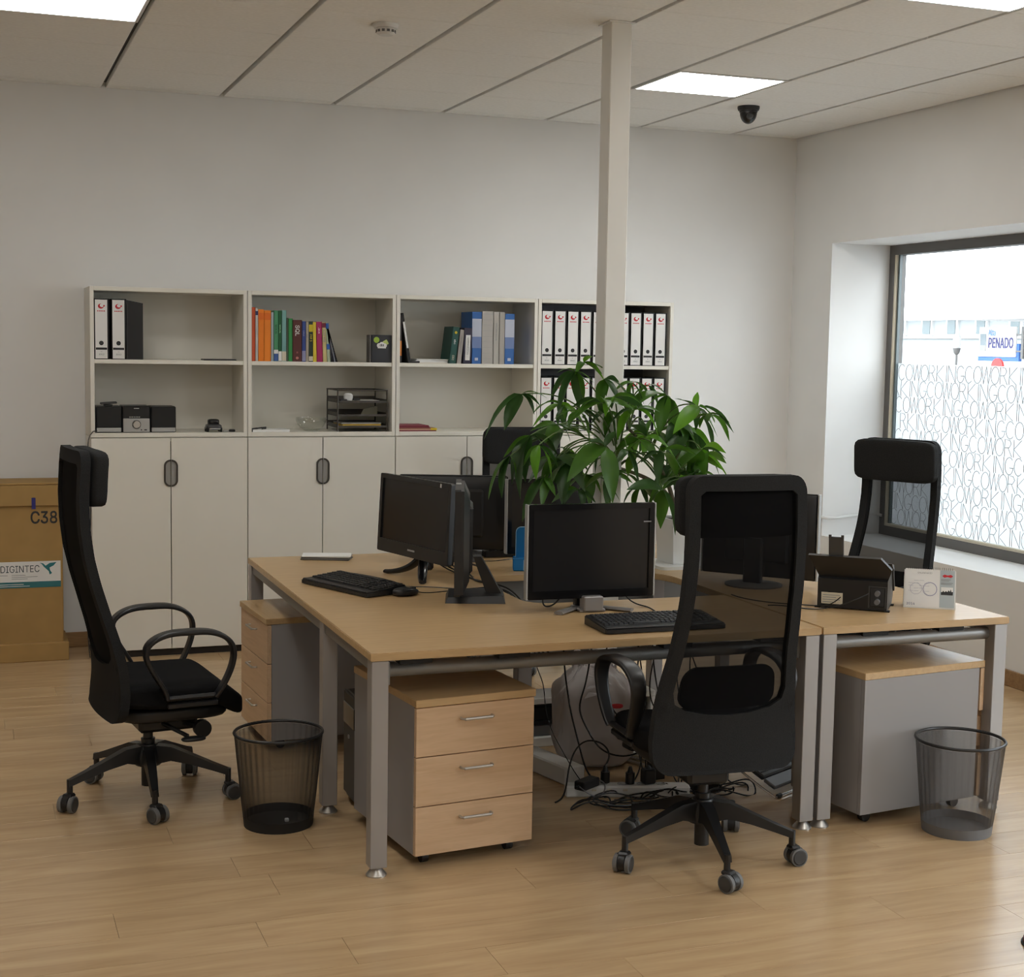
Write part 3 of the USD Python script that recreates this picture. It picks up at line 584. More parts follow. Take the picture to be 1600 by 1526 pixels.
    part(t, 'olive_folder', T(RY(prism(Polygon([(0, 0), (.10, 0), (.10, .055), (.02, .035)]), 0, .01).apply_transform(trimesh.transformations.rotation_matrix(math.pi / 2, (1, 0, 0))), 0), .145, .06, .089), paint('folder_olive', (104, 98, 76)))
    part(t, 'white_papers', cat(T(RZ(box(0, .15, 0, .2, 0, .004), 3), .08, .02, .166), T(RZ(box(0, .13, 0, .2, 0, .004), -4), .12, .03, .170)), 'white_paper'); part(t, 'crumpled_paper', T(pillow(.026, .02, .024, 2.6, 6), .075, .05, .192), 'white_paper'); part(t, 'black_clips', cat(box(.02, .06, .01, .03, .166, .182, .003), box(.10, .14, .03, .05, .175, .186, .003)), 'ink')
    # third bay, lower shelf
    f = thing('folder_pile', 'short pile of red, cream and yellow folders at the left of the third lower shelf', 'folders', (BX[2] + .026, .03, z)); zz = 0
    for nm, w, col in (('folder', .225, (120, 44, 48)), ('folder', .205, (196, 152, 132)), ('folder', .215, (150, 96, 80)), ('folder', .185, (118, 34, 52)), ('folder', .18, (130, 44, 60))):
        part(f, nm, box(0, w, 0, .2, zz, zz + .0066, .001), paint('fold_%d_%d_%d' % col, col)); zz += .0068
    part(f, 'yellow_tab', box(.19, .228, -.002, .1, .006, .0185, .001), paint('tab_yellow', (214, 184, 44)))
    # cord from the stereo down the side of the cabinets
    cb = smoothline([(.034, .006, z + .012), (.015, -.004, z + .011), (-.008, -.006, z - .02), (-.012, .0, z - .1), (-.011, .03, .6), (-.012, .05, .0045)], 50)
    single('cable', tube(cb, .0026, 6), 'dark_grey', 'thin dark cord running from the stereo down the left side of the cabinets', 'cord')
shelf_things()

# ------------------------------------------------------------------ the tall carton in the left corner
def carton():
    c = thing('cardboard_carton', 'tall lidded cardboard carton marked C38 beside the cabinets', 'carton', (-.615, .05, 0), 0)
    part(c, 'body', box(-.56, .47, .02, .312, .02, .885, .004), 'cardboard')
    part(c, 'lid', box(-.575, .485, .005, .326, .83, .94, .004), 'cardboard'); part(c, 'lid_flap', box(-.57, .48, .02, .312, .941, .952, .003), 'cardboard')
    part(c, 'base_tray', box(-.585, .495, -.005, .330, 0, .098, .004), 'cardboard')
    part(c, 'blue_tape', box(.315, .335, .0015, .0055, .815, .875), paint('tape_blue', (46, 44, 120)))
    part(c, 'code_lettering', face_front(text('C38', .062, .001, True, width=.135), .305, .0199, .738), 'ink')
    l = part(c, 'shipping_label', box(.0, .458, .0188, .0205, .395, .535), 'white_paper')
    part(l, 'foot_strip', box(.0, .458, .0178, .019, .395, .427), 'teal'); part(l, 'company_lettering', face_front(text('DIGINTEC', .036, .0008, width=.195), .152, .0187, .478), paint('label_grey', (82, 92, 96)))
    bird = Polygon([(0, .035), (.018, .03), (.03, .018), (.05, .032), (.085, .036), (.07, .018), (.05, .008), (.052, -.006), (.062, -.022), (.05, -.03), (.046, -.012), (.034, .0), (.02, .014), (.012, .026)])
    part(l, 'bird_emblem', face_front(prism(bird.buffer(0), 0, .0008), .352, .0187, .492), paint('bird_teal', (40, 120, 128)))
    part(l, 'fine_print', cat(*[box(.02 + .19 * q, .02 + .19 * q + wd, .0181, .019, zz, zz + .0025) for q, zz, wd in ((0, .462, .17), (0, .452, .12), (0, .442, .09), (1, .462, .07), (1, .452, .13), (1, .442, .08))]), 'ink_grey')
    part(l, 'strip_print', cat(box(.11, .27, .0172, .018, .413, .416), box(.08, .30, .0172, .018, .403, .406)), 'white_paper')
carton()

# ------------------------------------------------------------------ the desk island
ZD, TD = .735, .026
def slab(poly, z0, z1, c=.0025):
    """A board with chamfered rims from a polygon."""
    return cat(prism(poly.buffer(-c), z1 - c, z1), prism(poly, z0 + c, z1 - c), prism(poly.buffer(-c), z0, z0 + c))
def concave(poly, corner, r, sx, sy):
    """Fills an inner corner with a fillet of radius r; the open quadrant lies towards (sx, sy)."""
    x, y = corner; sq = sbox(min(x, x + sx * r), min(y, y + sy * r), max(x, x + sx * r), max(y, y + sy * r))
    cx, cy = x + sx * r, y + sy * r
    return poly.union(sq.difference(Polygon([(cx + r * math.cos(a), cy + r * math.sin(a)) for a in np.linspace(0, 2 * np.pi, 64)]))).buffer(.0004).buffer(-.0004)
DX0, DX1, DX2, DX3 = .575, 2.224, 2.232, 3.036
DY0, DYI, DYB0, DY1 = -3.600, -2.880, -2.200, -1.420
def foot(x, y): return lathe([(0, 0), (.034, 0), (.034, .004), (.016, .026), (.012, .034), (0, .034)], 24).apply_translation((x, y, 0))
def leg_of(t, x, y, s=.056):
    l = part(t, 'leg', box(x - s / 2, x + s / 2, y - s / 2, y + s / 2, .03, ZD - TD - .0005, .002), 'grey_paint'); part(l, 'levelling_foot', foot(x, y), 'satin_metal')
def rail(t, a, b, r=.022, name='rail'):
    a, b = np.array(a, float), np.array(b, float)
    part(t, name, tube(np.linspace(a, b, 3), r, 12, ry=.024, up=(0, 0, 1)), 'grey_rail')
def desks():
    L = concave(sbox(DX0, DY0, DX1, DYI).union(sbox(DX0, DY0, 1.39, DY1)), (1.39, DYI), .10, 1, 1)
    t = thing('corner_desk', 'beech L-shaped desk with grey square legs, its long front edge nearest the viewer', 'desk', (0, 0, 0))
    part(t, 'desktop', slab(L, ZD - TD, ZD), 'beech')
    e = .032
    part(t, 'rail_socket', cat(box(DX0 + .058, DX0 + .075, DY0 + .04, DY0 + .14, .62, .70, .003), box(DX1 - .075, DX1 - .058, DY0 + .04, DY0 + .14, .62, .70, .003)), 'grey_rail')
    for x, y in ((DX0 + e, DY0 + e), (DX1 - e, DY0 + e), (DX0 + e, -2.885), (DX0 + e, DY1 - e), (1.35, DY1 - e), (1.345, -2.93)): leg_of(t, x, y)
    zr = .668
    rail(t, (DX0 + .06, DY0 + .112, zr - .012), (DX1 - .06, DY0 + .112, zr - .012)); rail(t, (1.37, -2.93, zr), (DX1 - .03, -2.93, zr))
    part(t, 'side_beam', box(DX0 + .012, DX0 + .05, -2.857, DY1 - .06, .668, ZD - TD - .004, .002), 'grey_rail'); part(t, 'side_beam', box(DX0 + .012, DX0 + .05, DY0 + .06, -2.913, .668, ZD - TD - .004, .002), 'grey_rail')
    part(t, 'rear_beam', box(DX0 + .06, 1.32, DY1 - .055, DY1 - .02, .668, ZD - TD - .004, .002), 'grey_rail')
    for x in (.68, 1.02, 1.62, 2.0): part(t, 'bracket', box(x, x + .11, DY0 + .035, DY0 + .15, ZD - TD - .022, ZD - TD - .0005, .001), 'black_matte')
    R_ = concave(sbox(DX2, DY0, DX3, DY1).union(sbox(1.395, DYB0, DX3, DY1)), (DX2, DYB0), .24, -1, -1)
    t = thing('corner_desk', 'beech L-shaped desk on the window side carrying the document scanner and desk calendar', 'desk', (0, 0, 0))
    part(t, 'desktop', slab(R_, ZD - TD, ZD), 'beech')
    for x, y in ((DX2 + e, DY0 + e), (DX3 - e, DY0 + e), (DX3 - e, DY1 - e), (1.395 + e + .03, DY1 - e - .01), (DX2 + .05, DYB0 + .06), (1.46, DYB0 + .04)): leg_of(t, x, y)
    rail(t, (DX2 + .06, DY0 + .055, zr), (DX3 - .06, DY0 + .055, zr))
    part(t, 'side_beam', box(DX3 - .05, DX3 - .012, DY0 + .06, DY1 - .06, .668, ZD - TD - .004, .002), 'grey_rail'); part(t, 'rear_beam', box(1.50, DX3 - .06, DY1 - .055, DY1 - .02, .668, ZD - TD - .004, .002), 'grey_rail')
    part(t, 'cable_tray', cat(box(1.52, 2.62, DYB0 + .10, DYB0 + .103, .36, .70), box(1.52, 2.16, DYB0 - .10, DYB0 + .103, .56, .564)), 'grey_rail')
    for x in (2.42, 2.75): part(t, 'bracket', box(x, x + .11, DY0 + .035, DY0 + .15, ZD - TD - .022, ZD - TD - .0005, .001), 'black_matte')
desks()

def pedestal(label, loc, rz, pulled=(0, 0, 0), w=.432, d=.56):
    """Drawers face local -y; origin at the middle of the drawer face's foot."""
    t = thing('drawer_pedestal', label, 'drawer unit', loc, rz); h = .568; z0 = .046
    part(t, 'carcass', cat(box(-w / 2, -w / 2 + .018, .019, d, z0, h - .026, .001), box(w / 2 - .018, w / 2, .019, d, z0, h - .026, .001), box(-w / 2 + .018, w / 2 - .018, d - .018, d, z0, h - .026), box(-w / 2 + .018, w / 2 - .018, .03, d - .018, z0, z0 + .018), box(-w / 2 + .018, w / 2 - .018, .022, d - .02, h - .030, h - .0262)), 'ped_grey')
    part(t, 'top', box(-w / 2 - .003, w / 2 + .003, -.006, d + .003, h - .026, h, .0022), 'beech')
    fh = (h - .026 - z0 - .003 * 3) / 3
    for k in range(3):
        za = z0 + k * (fh + .003); p = pulled[2 - k]
        dr = part(t, 'drawer', cat(box(-w / 2 + .001, w / 2 - .001, -p, .0185 - p, za, za + fh, .0012), box(-w / 2 + .03, w / 2 - .03, .018 - p, d - .06 - p, za + .02, za + fh - .03)), 'beech_side')
        zc = za + fh * .72
        part(dr, 'handle', cat(tube([(-.050, -.022 - p, zc), (.050, -.022 - p, zc)], .0042, 8, ry=.0055, up=(0, 0, 1)), *[tube(smoothline([(s * .056, .0 - p, zc), (s * .055, -.016 - p, zc), (s * .046, -.022 - p, zc)], 7), .0042, 8) for s in (-1, 1)]), 'satin_metal')
    for sx in (-1, 1):
        for y in (.07, d - .07):
            c = part(t, 'castor', cat(T(RY(cyl(.020, -.012, .012, 16), 90), sx * (w / 2 - .06), y, .020), cbox(sx * (w / 2 - .06), y + .008, .034, .03, .03, z0 - .0345)), 'black_plastic')
ped_l = 'beech and grey three-drawer pedestal %s'
pedestal(ped_l % 'with its drawers facing the viewer under the near desk', (.950, -3.546, 0), 6.5)
pedestal(ped_l % 'with its drawers facing left, under the far left desk end', (.530, -1.815, 0), 273.5, w=.46)
pedestal(ped_l % 'showing a plain grey side, under the window-side desk', (2.93, -3.37, 0), 97, pulled=(.008, .05, .012), w=.40, d=.57)

# ------------------------------------------------------------------ office chairs
def sstep(a, b, x): t = np.clip((x - a) / (b - a), 0, 1); return t * t * (3 - 2 * t)
BACKZ = [.285, .36, .45, .55, .65, .75, .85, .95, 1.05, 1.15, 1.25, 1.32]
BACKX = [-.165, -.135, -.125, -.128, -.150, -.178, -.206, -.228, -.240, -.243, -.238, -.232]
HALFZ = [.285, .45, .60, .75, .90, 1.05, 1.32]
HALFW = [.246, .256, .241, .219, .207, .203, .202]
def bend(m, back=0.0):
    """From a flat (y, z) panel whose thickness lies along x to the curved back of the chair."""
    v = m.vertices.copy(); s = np.interp(v[:, 2], HALFZ, HALFW) / .25
    y = v[:, 1] * s
    v[:, 0] = v[:, 0] + np.interp(v[:, 2], BACKZ, BACKX) - .035 + .35 * y ** 2 + back; v[:, 1] = y
    m.vertices = v; return m
def panel(poly, th, edge=.035):
    v, f = trimesh.creation.triangulate_polygon(poly, engine='earcut')
    m = prism(poly, 0, th); m = m.subdivide_to_size(edge, max_iter=12)
    q = m.vertices.copy(); m.vertices = np.stack([q[:, 2] - th / 2, q[:, 0], q[:, 1]], 1); m.merge_vertices(); return m
def sheet(poly, edge):
    v, f = trimesh.creation.triangulate_polygon(poly, engine='earcut')
    m = trimesh.Trimesh(np.c_[np.zeros(len(v)), v], f, process=False).subdivide_to_size(edge, max_iter=12); m.merge_vertices(); return m
def chair_meshes():
    g = {}
    outer = rrect(-.25, .25, .348, 1.322, .055, 6)
    inner = Polygon([(-.205, 1.262), (-.185, 1.275), (.185, 1.275), (.205, 1.262), (.208, .62), (.195, .58), (.15, .555), (.07, .54), (0, .536), (-.07, .54), (-.15, .555), (-.195, .58), (-.208, .62)]).buffer(.012).buffer(-.012)
    a = bend(panel(outer.difference(inner), .034, .045)); g['frame'] = a
    g['mesh'] = bend(sheet(inner.buffer(.012), .06), -.004)
    h = pillow(.030, .216, .099, 7, 10); v = h.vertices; v[:, 2] += 1.221; v[:, 0] += np.interp(v[:, 2], BACKZ, BACKX) + .022 + .25 * v[:, 1] ** 2; g['headrest'] = h
    lb = bend(panel(rrect(-.175, .175, .555, .70, .05, 5), .014, .05), .012); g['lumbar'] = lb
    s = pillow(.245, .252, .050, 5, 16); v = s.vertices; u = v[:, 0] / .245
    v[:, 2] += .418 - .062 * sstep(.5, 1.0, u) + .012 * sstep(.2, 1.0, np.abs(v[:, 1] / .252)) + .01 * sstep(0, -1, u); v[:, 0] += .078; v[:, 1] *= 1 - .08 * sstep(0, 1, u); g['seat'] = s
    sh = pillow(.20, .185, .032, 5, 8); sh.vertices += (.07, 0, .352); g['shell'] = sh
    g['mech'] = cat(box(-.05, .17, -.075, .075, .265, .345, .012), box(-.10, -.04, -.05, .05, .315, .345, .008))
    g['lever'] = cat(tube(smoothline([(.03, -.05, .30), (.07, -.14, .285), (.10, -.19, .272)], 12), .008, 8), T(pillow(.045, .022, .008, 3, 5), .115, -.215, .266))
    kn = T(RX(cyl(.032, -.015, .015, 24), 90), .165, -.15, .285); g['knob'] = cat(kn, tube([(.10, -.05, .30), (.165, -.14, .285)], .010, 8))
    for k, sy in (('arm_r', -1), ('arm_l', 1)):
        P = [(.185, sy * .262, .432), (.240, sy * .278, .545), (.236, sy * .282, .625), (.172, sy * .282, .668), (.08, sy * .280, .676), (-.01, sy * .276, .668), (-.066, sy * .274, .630), (-.052, sy * .268, .55), (.005, sy * .262, .432)]
        Q = smoothline(P, 56); w = np.interp(np.arange(56) / 55, [0, .2, .33, .66, .8, 1], [.021, .024, .029, .030, .025, .021]); th = np.interp(np.arange(56) / 55, [0, .3, .5, .7, 1], [.008, .009, .011, .009, .008])
        g[k] = cat(tube(Q, th, 14, ry=w, up=(0, 1, 0), sq=.55), tube([(.185, sy * .262, .434), (.005, sy * .262, .434)], .010, 8, ry=.012, up=(0, 1, 0)))
        g[k + 'b'] = cat(box(.01, .195, min(sy * .18, sy * .262), max(sy * .18, sy * .262), .395, .415, .004))
    g['column'] = lathe([(0, .05), (.025, .05), (.026, .23), (.018, .231), (.018, .27), (0, .27)], 24)
    g['hub'] = lathe([(.0265, .125), (.048, .13), (.05, .16), (.042, .195), (.034, .21), (.0265, .212), (.0265, .125)], 30)
    return g
CH = chair_meshes()
part_ = part
def base_parts(t, turn):
    part(t, 'hub', RZ(CH['hub'], turn), 'black_plastic')
    for k in range(5):
        a = turn + 72 * k
        r = [.035, .09, .16, .24, .305]; zt = [.205, .200, .172, .140, .116]; zb = [.135, .148, .135, .113, .093]; hw = [.026, .023, .020, .017, .014]
        V = []; F = []
        for i in range(5): V += [(r[i], -hw[i], zb[i]), (r[i], hw[i], zb[i]), (r[i], hw[i] * .8, zt[i]), (r[i], -hw[i] * .8, zt[i])]
        for i in range(4):
            for j in range(4): p, q = i * 4 + j, i * 4 + (j + 1) % 4; F += [(p, q, q + 4), (p, q + 4, p + 4)]
        F += [(0, 2, 1), (0, 3, 2), (16, 17, 18), (16, 18, 19)]
        lg = trimesh.Trimesh(np.array(V), np.array(F)[:, ::-1], process=False); lg.fix_normals()
        part(t, 'base_leg', RZ(cat(lg, T(lathe([(0, .068), (.011, .068), (.011, .118), (0, .118)], 12), .300)), a), 'black_plastic', 25)
        w = 40 + 67 * k + turn                       # each caster has its own swivel
        sw = lambda m: RZ(T(RZ(m, w - a), .300), a)
        c = part(t, 'caster', sw(cat(T(RX(lathe([(0, -.011), (.029, -.011), (.029, .011), (0, .011)], 20), 90), .016, 0, .034), box(-.012, .026, -.02, .02, .052, .068, .006))), 'black_plastic')
        for s in (-1, 1):
            wl = T(RX(lathe([(0, -.010), (.022, -.010), (.0258, -.006), (.0258, .006), (.022, .010), (0, .010)], 22), 90), .016, s * .0205, .031)
            tr = T(RX(lathe([(.0258, -.0080), (.0305, -.0065), (.0305, .0065), (.0258, .0080), (.0258, -.0080)], 26), 90), .016, s * .0205, .0305)
            part(c, 'wheel', sw(wl), 'dark_grey'); part(c, 'tread', sw(tr), 'wheel_grey')
def office_chair(label, loc, face, turn, drop=0.0):
    part = lambda parent, name, mesh, mat, smooth=32: part_(parent, name, T(mesh, 0, 0, -drop) if drop else mesh, mat, smooth)
    t = thing('office_chair', label, 'office chair', (*loc, 0), face)
    part(t, 'back_frame', CH['frame'], 'charcoal_fabric', 40); part(t, 'back_mesh', CH['mesh'], 'chair_mesh', 40); part(t, 'headrest', CH['headrest'], 'charcoal_fabric', 50); part(t, 'lumbar_pad', CH['lumbar'], 'black_fabric', 40)
    part(t, 'seat', CH['seat'], 'black_fabric', 50); part(t, 'seat_shell', CH['shell'], 'black_plastic', 50); part(t, 'tilt_mechanism', CH['mech'], 'black_plastic'); part(t, 'height_lever', CH['lever'], 'black_plastic'); part(t, 'tension_knob', CH['knob'], 'black_plastic')
    for k in ('arm_r', 'arm_l'):
        a = part(t, 'armrest', CH[k], 'black_plastic', 50); part(a, 'arm_bracket', CH[k + 'b'], 'black_plastic')
    part_(t, 'gas_column', CH['column'], 'black_plastic', 40); base_parts(t, turn - face)
    return t
office_chair('black high-backed office chair seen from its side, left of the desks', (.004, -2.52), 7, 196)
office_chair('black high-backed mesh chair with its back to the viewer at the near desk', (1.692, -3.745), 87, 186)
office_chair('black high-backed office chair in front of the window, headrest towards the viewer', (3.33, -2.23), 204, 200, .02)
office_chair('black office chair mostly hidden behind the potted plant and monitors', (2.215, -.70), 262, 250, .055)

# ------------------------------------------------------------------ waste baskets
def basket(label, x, y, mat, rim):
    t = thing('waste_basket', label, 'waste basket', (x, y, 0)); n = 216; R0, R1, Hb = .122, .155, .335
    V = []; F = []; a = np.arange(n) / n * 2 * np.pi
    zs = np.linspace(.03, Hb - .008, 7)
    for z in zs:
        f = (z - .0) / Hb; r = R0 + (R1 - R0) * f + .0017 * np.cos(a * 36) * min(1, (z - .03) * 12); V += [(q * math.cos(b), q * math.sin(b), z) for q, b in zip(r, a)]
    for i in range(6):
        for j in range(n): j2 = (j + 1) % n; F += [(i * n + j, i * n + j2, (i + 1) * n + j2), (i * n + j, (i + 1) * n + j2, (i + 1) * n + j)]
    part(t, 'mesh_wall', trimesh.Trimesh(np.array(V), np.array(F), process=False), mat, 60)
    part(t, 'foot_band', lathe([(R0 - .004, .0), (R0, 0), (R0 + .004, .038), (R0 + .003, .038), (R0 - .003, .002)], 64), rim); part(t, 'floor_disc', lathe([(0, .006), (R0 - .001, .006), (R0 - .001, .009), (0, .009)], 64), rim)
    part(t, 'rim', tube([(R1 * math.cos(b), R1 * math.sin(b), Hb) for b in np.linspace(0, 2 * np.pi, 64, endpoint=False)], .0058, 8, closed=True), 'black_plastic')
    return t
b1 = basket('black wire mesh waste basket on the floor beside the left office chair', .408, -2.965, 'bin_mesh', 'black_matte')
part(b1, 'white_scrap', box(.02, .034, -.02, -.008, .009, .021, .002), 'white_paper')
basket('grey wire mesh waste basket on the floor before the window-side desk', 2.715, -3.762, 'bin_mesh_grey', 'mid_grey')

# ------------------------------------------------------------------ screens, keyboards and things on the desks
def monitor(label, loc, face, w, h, z0, kind, tilt=0.0):
    """Faces local -y after a turn of `face` degrees; screen centre over the origin, lower edge at z0 above the desk."""
    t = thing('monitor', label, 'monitor', (*loc, ZD), face); g = lambda m: T(RX(m, -tilt), 0, 0, z0)
    bz = .020; fb = .055 if kind == 'samsung' else .030
    bezel = rrect(-w / 2, w / 2, 0, h, .008, 4).difference(sbox(-w / 2 + bz, fb, w / 2 - bz, h - bz))
    part(t, 'bezel', g(T(upright(prism(bezel, 0, .022)), 0, -.004, 0)), 'black_gloss' if kind == 'silver' else 'black_plastic')
    part(t, 'screen', g(box(-w / 2 + bz - .001, w / 2 - bz + .001, -.019, -.010, fb - .001, h - bz + .001)), 'screen_black')
    pts = [(x, y, z) for x in (-w / 2 + .004, w / 2 - .004) for z in (.004, h - .004) for y in (-.012,)] + [(x, .030, z) for x in (-w / 2 + .06, w / 2 - .06) for z in (.05, h - .05)] + [(x, .008, z) for x in (-w / 2 + .006, w / 2 - .006) for z in (.006, h - .006)]
    part(t, 'back_shell', g(hull(pts)), 'black_plastic' if kind != 'samsung' else 'black_gloss')
    part(t, 'back_bulge', g(box(-w * .28, w * .28, .02, .042, h * .18, h * .82, .010)), 'black_plastic')
    if kind == 'samsung':
        part(t, 'maker_mark', g(box(-.028, .028, -.0275, -.0255, .026, .033)), 'silver_plastic'); part(t, 'asset_sticker', g(box(w / 2 - .085, w / 2 - .076, -.0275, -.0255, h - .022, h - .006)), 'white_paper')
    if kind == 'silver':
        for s in (-1, 1): part(t, 'side_trim', g(box(s * (w / 2 + .002) - .0035, s * (w / 2 + .002) + .0035, -.026, .004, 0, h, .001)), 'silver_plastic')
    return t, g
def office_monitors():
    t, g = monitor('black glossy monitor turned to the left with a three-pronged foot, behind the left keyboard', (1.150, -2.160), -76, .58, .335, .085, 'samsung', 3)
    ft = []
    for a, l, w0 in ((205, .19, .022), (330, .19, .026)):
        d = np.array([math.cos(math.radians(a)), math.sin(math.radians(a)), 0]); Q = smoothline([(0, .045, .13), tuple(d * l * .22 + (0, .035, .055)), tuple(d * l * .55 + (0, .03, .022)), tuple(d * l + (0, .03, .009))], 16)
        ft.append(tube(Q, np.linspace(w0, .016, 16), 10, ry=np.linspace(.022, .008, 16), up=(0, 0, 1)))
    part(t, 'foot', cat(*ft, box(-.03, .03, .025, .075, .03, .16, .01)), 'black_gloss', 50)
    t, g = monitor('black monitor seen edge-on with a slanted neck, between the two nearest screens', (1.172, -2.70), -108.5, .46, .40, .045, 'plain', 0)
    return t
def dell(t, g, top=True):
    n = hull([(x, y, z) for x in (-.035, .035) for y, z in ((.045, .17), (.075, .17), (.10, .02), (.16, .02))]); part(t, 'neck', n, 'black_plastic')
    b = hull([(x, y, z) for x, y, z in ((-.11, -.06, 0), (.11, -.06, 0), (-.11, .17, 0), (.11, .17, 0), (-.10, -.05, .022), (.10, -.05, .022), (-.10, .16, .030), (.10, .16, .030))]); part(t, 'base', b, 'black_plastic')
def screens():
    office_monitors()
    t = stage.GetPrimAtPath('/World/monitor_001'); dell(t, None); part(t, 'top_clip', box(-.025, .012, -.024, -.004, .405, .449, .002), 'silver_plastic')
    t, g = monitor('black monitor with its back to the viewer, behind the left glossy monitor', (1.49, -1.615), 161, .50, .345, .035, 'plain', 0)
    dell(t, g)
    t, g = monitor('black silver-edged monitor half hidden by the plant, behind the blue phone stand', (1.875, -1.93), -1, .48, .335, .055, 'silver', 0)
    part(t, 'neck', box(-.05, .05, .03, .06, .01, .2, .006), 'silver_plastic'); part(t, 'base', cat(*[tube([(0, .05, .008), (s * .16, -.05, .008)], .022, 8, ry=.007, up=(0, 0, 1)) for s in (-1, 1)]), 'silver_plastic')
    t, g = monitor('black silver-edged monitor facing the viewer in the middle of the near desk', (1.556, -3.055), -2.2, .500, .352, .050, 'silver', 0)
    part(t, 'neck', box(-.038, .038, -.058, -.004, .004, .06, .004), 'stand_silver'); part(t, 'rear_neck', box(-.045, .045, .02, .05, .01, .22, .006), 'black_plastic')
    part(t, 'base', cat(*[tube([(s * .03, .03, .008), (s * .145, -.075, .007)], .020, 8, ry=.007, up=(0, 0, 1)) for s in (-1, 1)], box(-.05, .05, -.05, .06, .0, .012, .003)), 'stand_silver'); part(t, 'power_mark', box(.205, .235, -.0275, -.0255, .330, .334), 'ink_grey')
    t, g = monitor('black silver-edged monitor showing its back, between the near mesh chair and the scanner', (2.50, -2.66), 131, .50, .36, .030, 'silver', 0)
    part(t, 'neck', box(-.04, .04, .05, .08, .01, .2, .006), 'black_plastic'); part(t, 'base', lathe([(0, 0), (.12, 0), (.12, .006), (.03, .014), (0, .014)], 32).apply_translation((0, .05, 0)), 'frame_grey')
    s = part(t, 'back_label', g(box(-.205, -.165, .030, .0345, .075, .15)), 'cream_paper'); part(s, 'print', g(cat(*[box(-.20, -.17, .0344, .0350, zz, zz + .004) for zz in (.085, .095, .105, .125, .135)])), 'ink_grey')
screens()

def keyboard(label, loc, face, w, d, curve=0.0):
    t = thing('keyboard', label, 'keyboard', (*loc, ZD), face)
    xs = np.linspace(-w / 2, w / 2, 21); back = d / 2 + curve * np.cos(np.pi * xs / w) - curve * .3
    poly = Polygon([(-w / 2, -d / 2), (w / 2, -d / 2)] + [(x, b) for x, b in zip(xs[::-1], back[::-1])]).buffer(-.008).buffer(.008, quad_segs=4)
    m = cat(prism(poly, .003, .016), prism(poly.buffer(-.004), .016, .020)); v = m.vertices; v[:, 2] += np.where(v[:, 2] > .01, (v[:, 1] + d / 2) * .075, 0); part(t, 'housing', m, 'black_plastic', 30)
    K = []; rows = 6
    y0, y1 = -d / 2 + .045, d / 2 - .012; kh = (y1 - y0) / rows
    for r in range(rows):
        y = y0 + r * kh; x = -w / 2 + .014
        while x < w / 2 - .028:
            kw = .0185
            if r == 0 and abs(x + .10) < .012: kw = .105
            gap = .008 if (abs(x - w * .17) < .010 or abs(x - w * .30) < .010) else 0
            z = .020 + (y + d / 2) * .075
            K.append(hull([(x + a, y + b, z - .004) for a in (0, kw - .0015) for b in (0, kh - .0015)] + [(x + a, y + b, z + .0065) for a in (.002, kw - .0035) for b in (.002, kh - .0035)])); x += kw + gap
    part(t, 'keys', cat(*K), 'dark_key', False, kind='stuff'); part(t, 'palm_rest', box(-w / 2 + .006, w / 2 - .006, -d / 2 + .004, -d / 2 + .038, .014, .0235, .003), 'black_plastic')
    part(t, 'foot', box(-w / 2 + .03, -w / 2 + .06, d / 2 - .04, d / 2 - .02, 0, .006), 'black_plastic'); part(t, 'foot', box(w / 2 - .06, w / 2 - .03, d / 2 - .04, d / 2 - .02, 0, .006), 'black_plastic'); part(t, 'foot', box(-.02, .02, -d / 2 + .01, -d / 2 + .02, 0, .006), 'black_plastic')
keyboard('black curved keyboard lying askew near the left edge of the desk', (.832, -2.355), -68, .45, .20, .022)
keyboard('black keyboard before the silver-edged monitor, partly behind the near mesh chair', (1.655, -3.42), -1, .46, .20, .0)
keyboard('black keyboard behind the blue phone stand, under the far screens', (1.83, -1.62), 176, .40, .15, .0)
def mouse(label, loc, face, mat='black_plastic'):
    t = thing('computer_mouse', label, 'mouse', (*loc, ZD), face); m = pillow(.056, .031, .020, 3, 9); v = m.vertices; v[:, 2] = np.where(v[:, 2] < 0, v[:, 2] * .6, v[:, 2] * (1 - .35 * np.clip(v[:, 0] / .056, 0, 1))) + .013; v[:, 1] *= 1 + .12 * np.cos(v[:, 0] * 50)
    part(t, 'shell', m, mat, 60); part(t, 'wheel', T(RX(cyl(.007, -.003, .003, 14), 90), .030, 0, .0275), 'dark_grey'); part(t, 'button_gap', box(.012, .05, -.0008, .0008, .018, .0285), 'ink')
mouse('black mouse beside the right end of the curved keyboard', (.985, -2.575), 20)
mouse('grey mouse at the back of the desk below the far screens', (1.585, -1.60), 170, 'mid_grey')

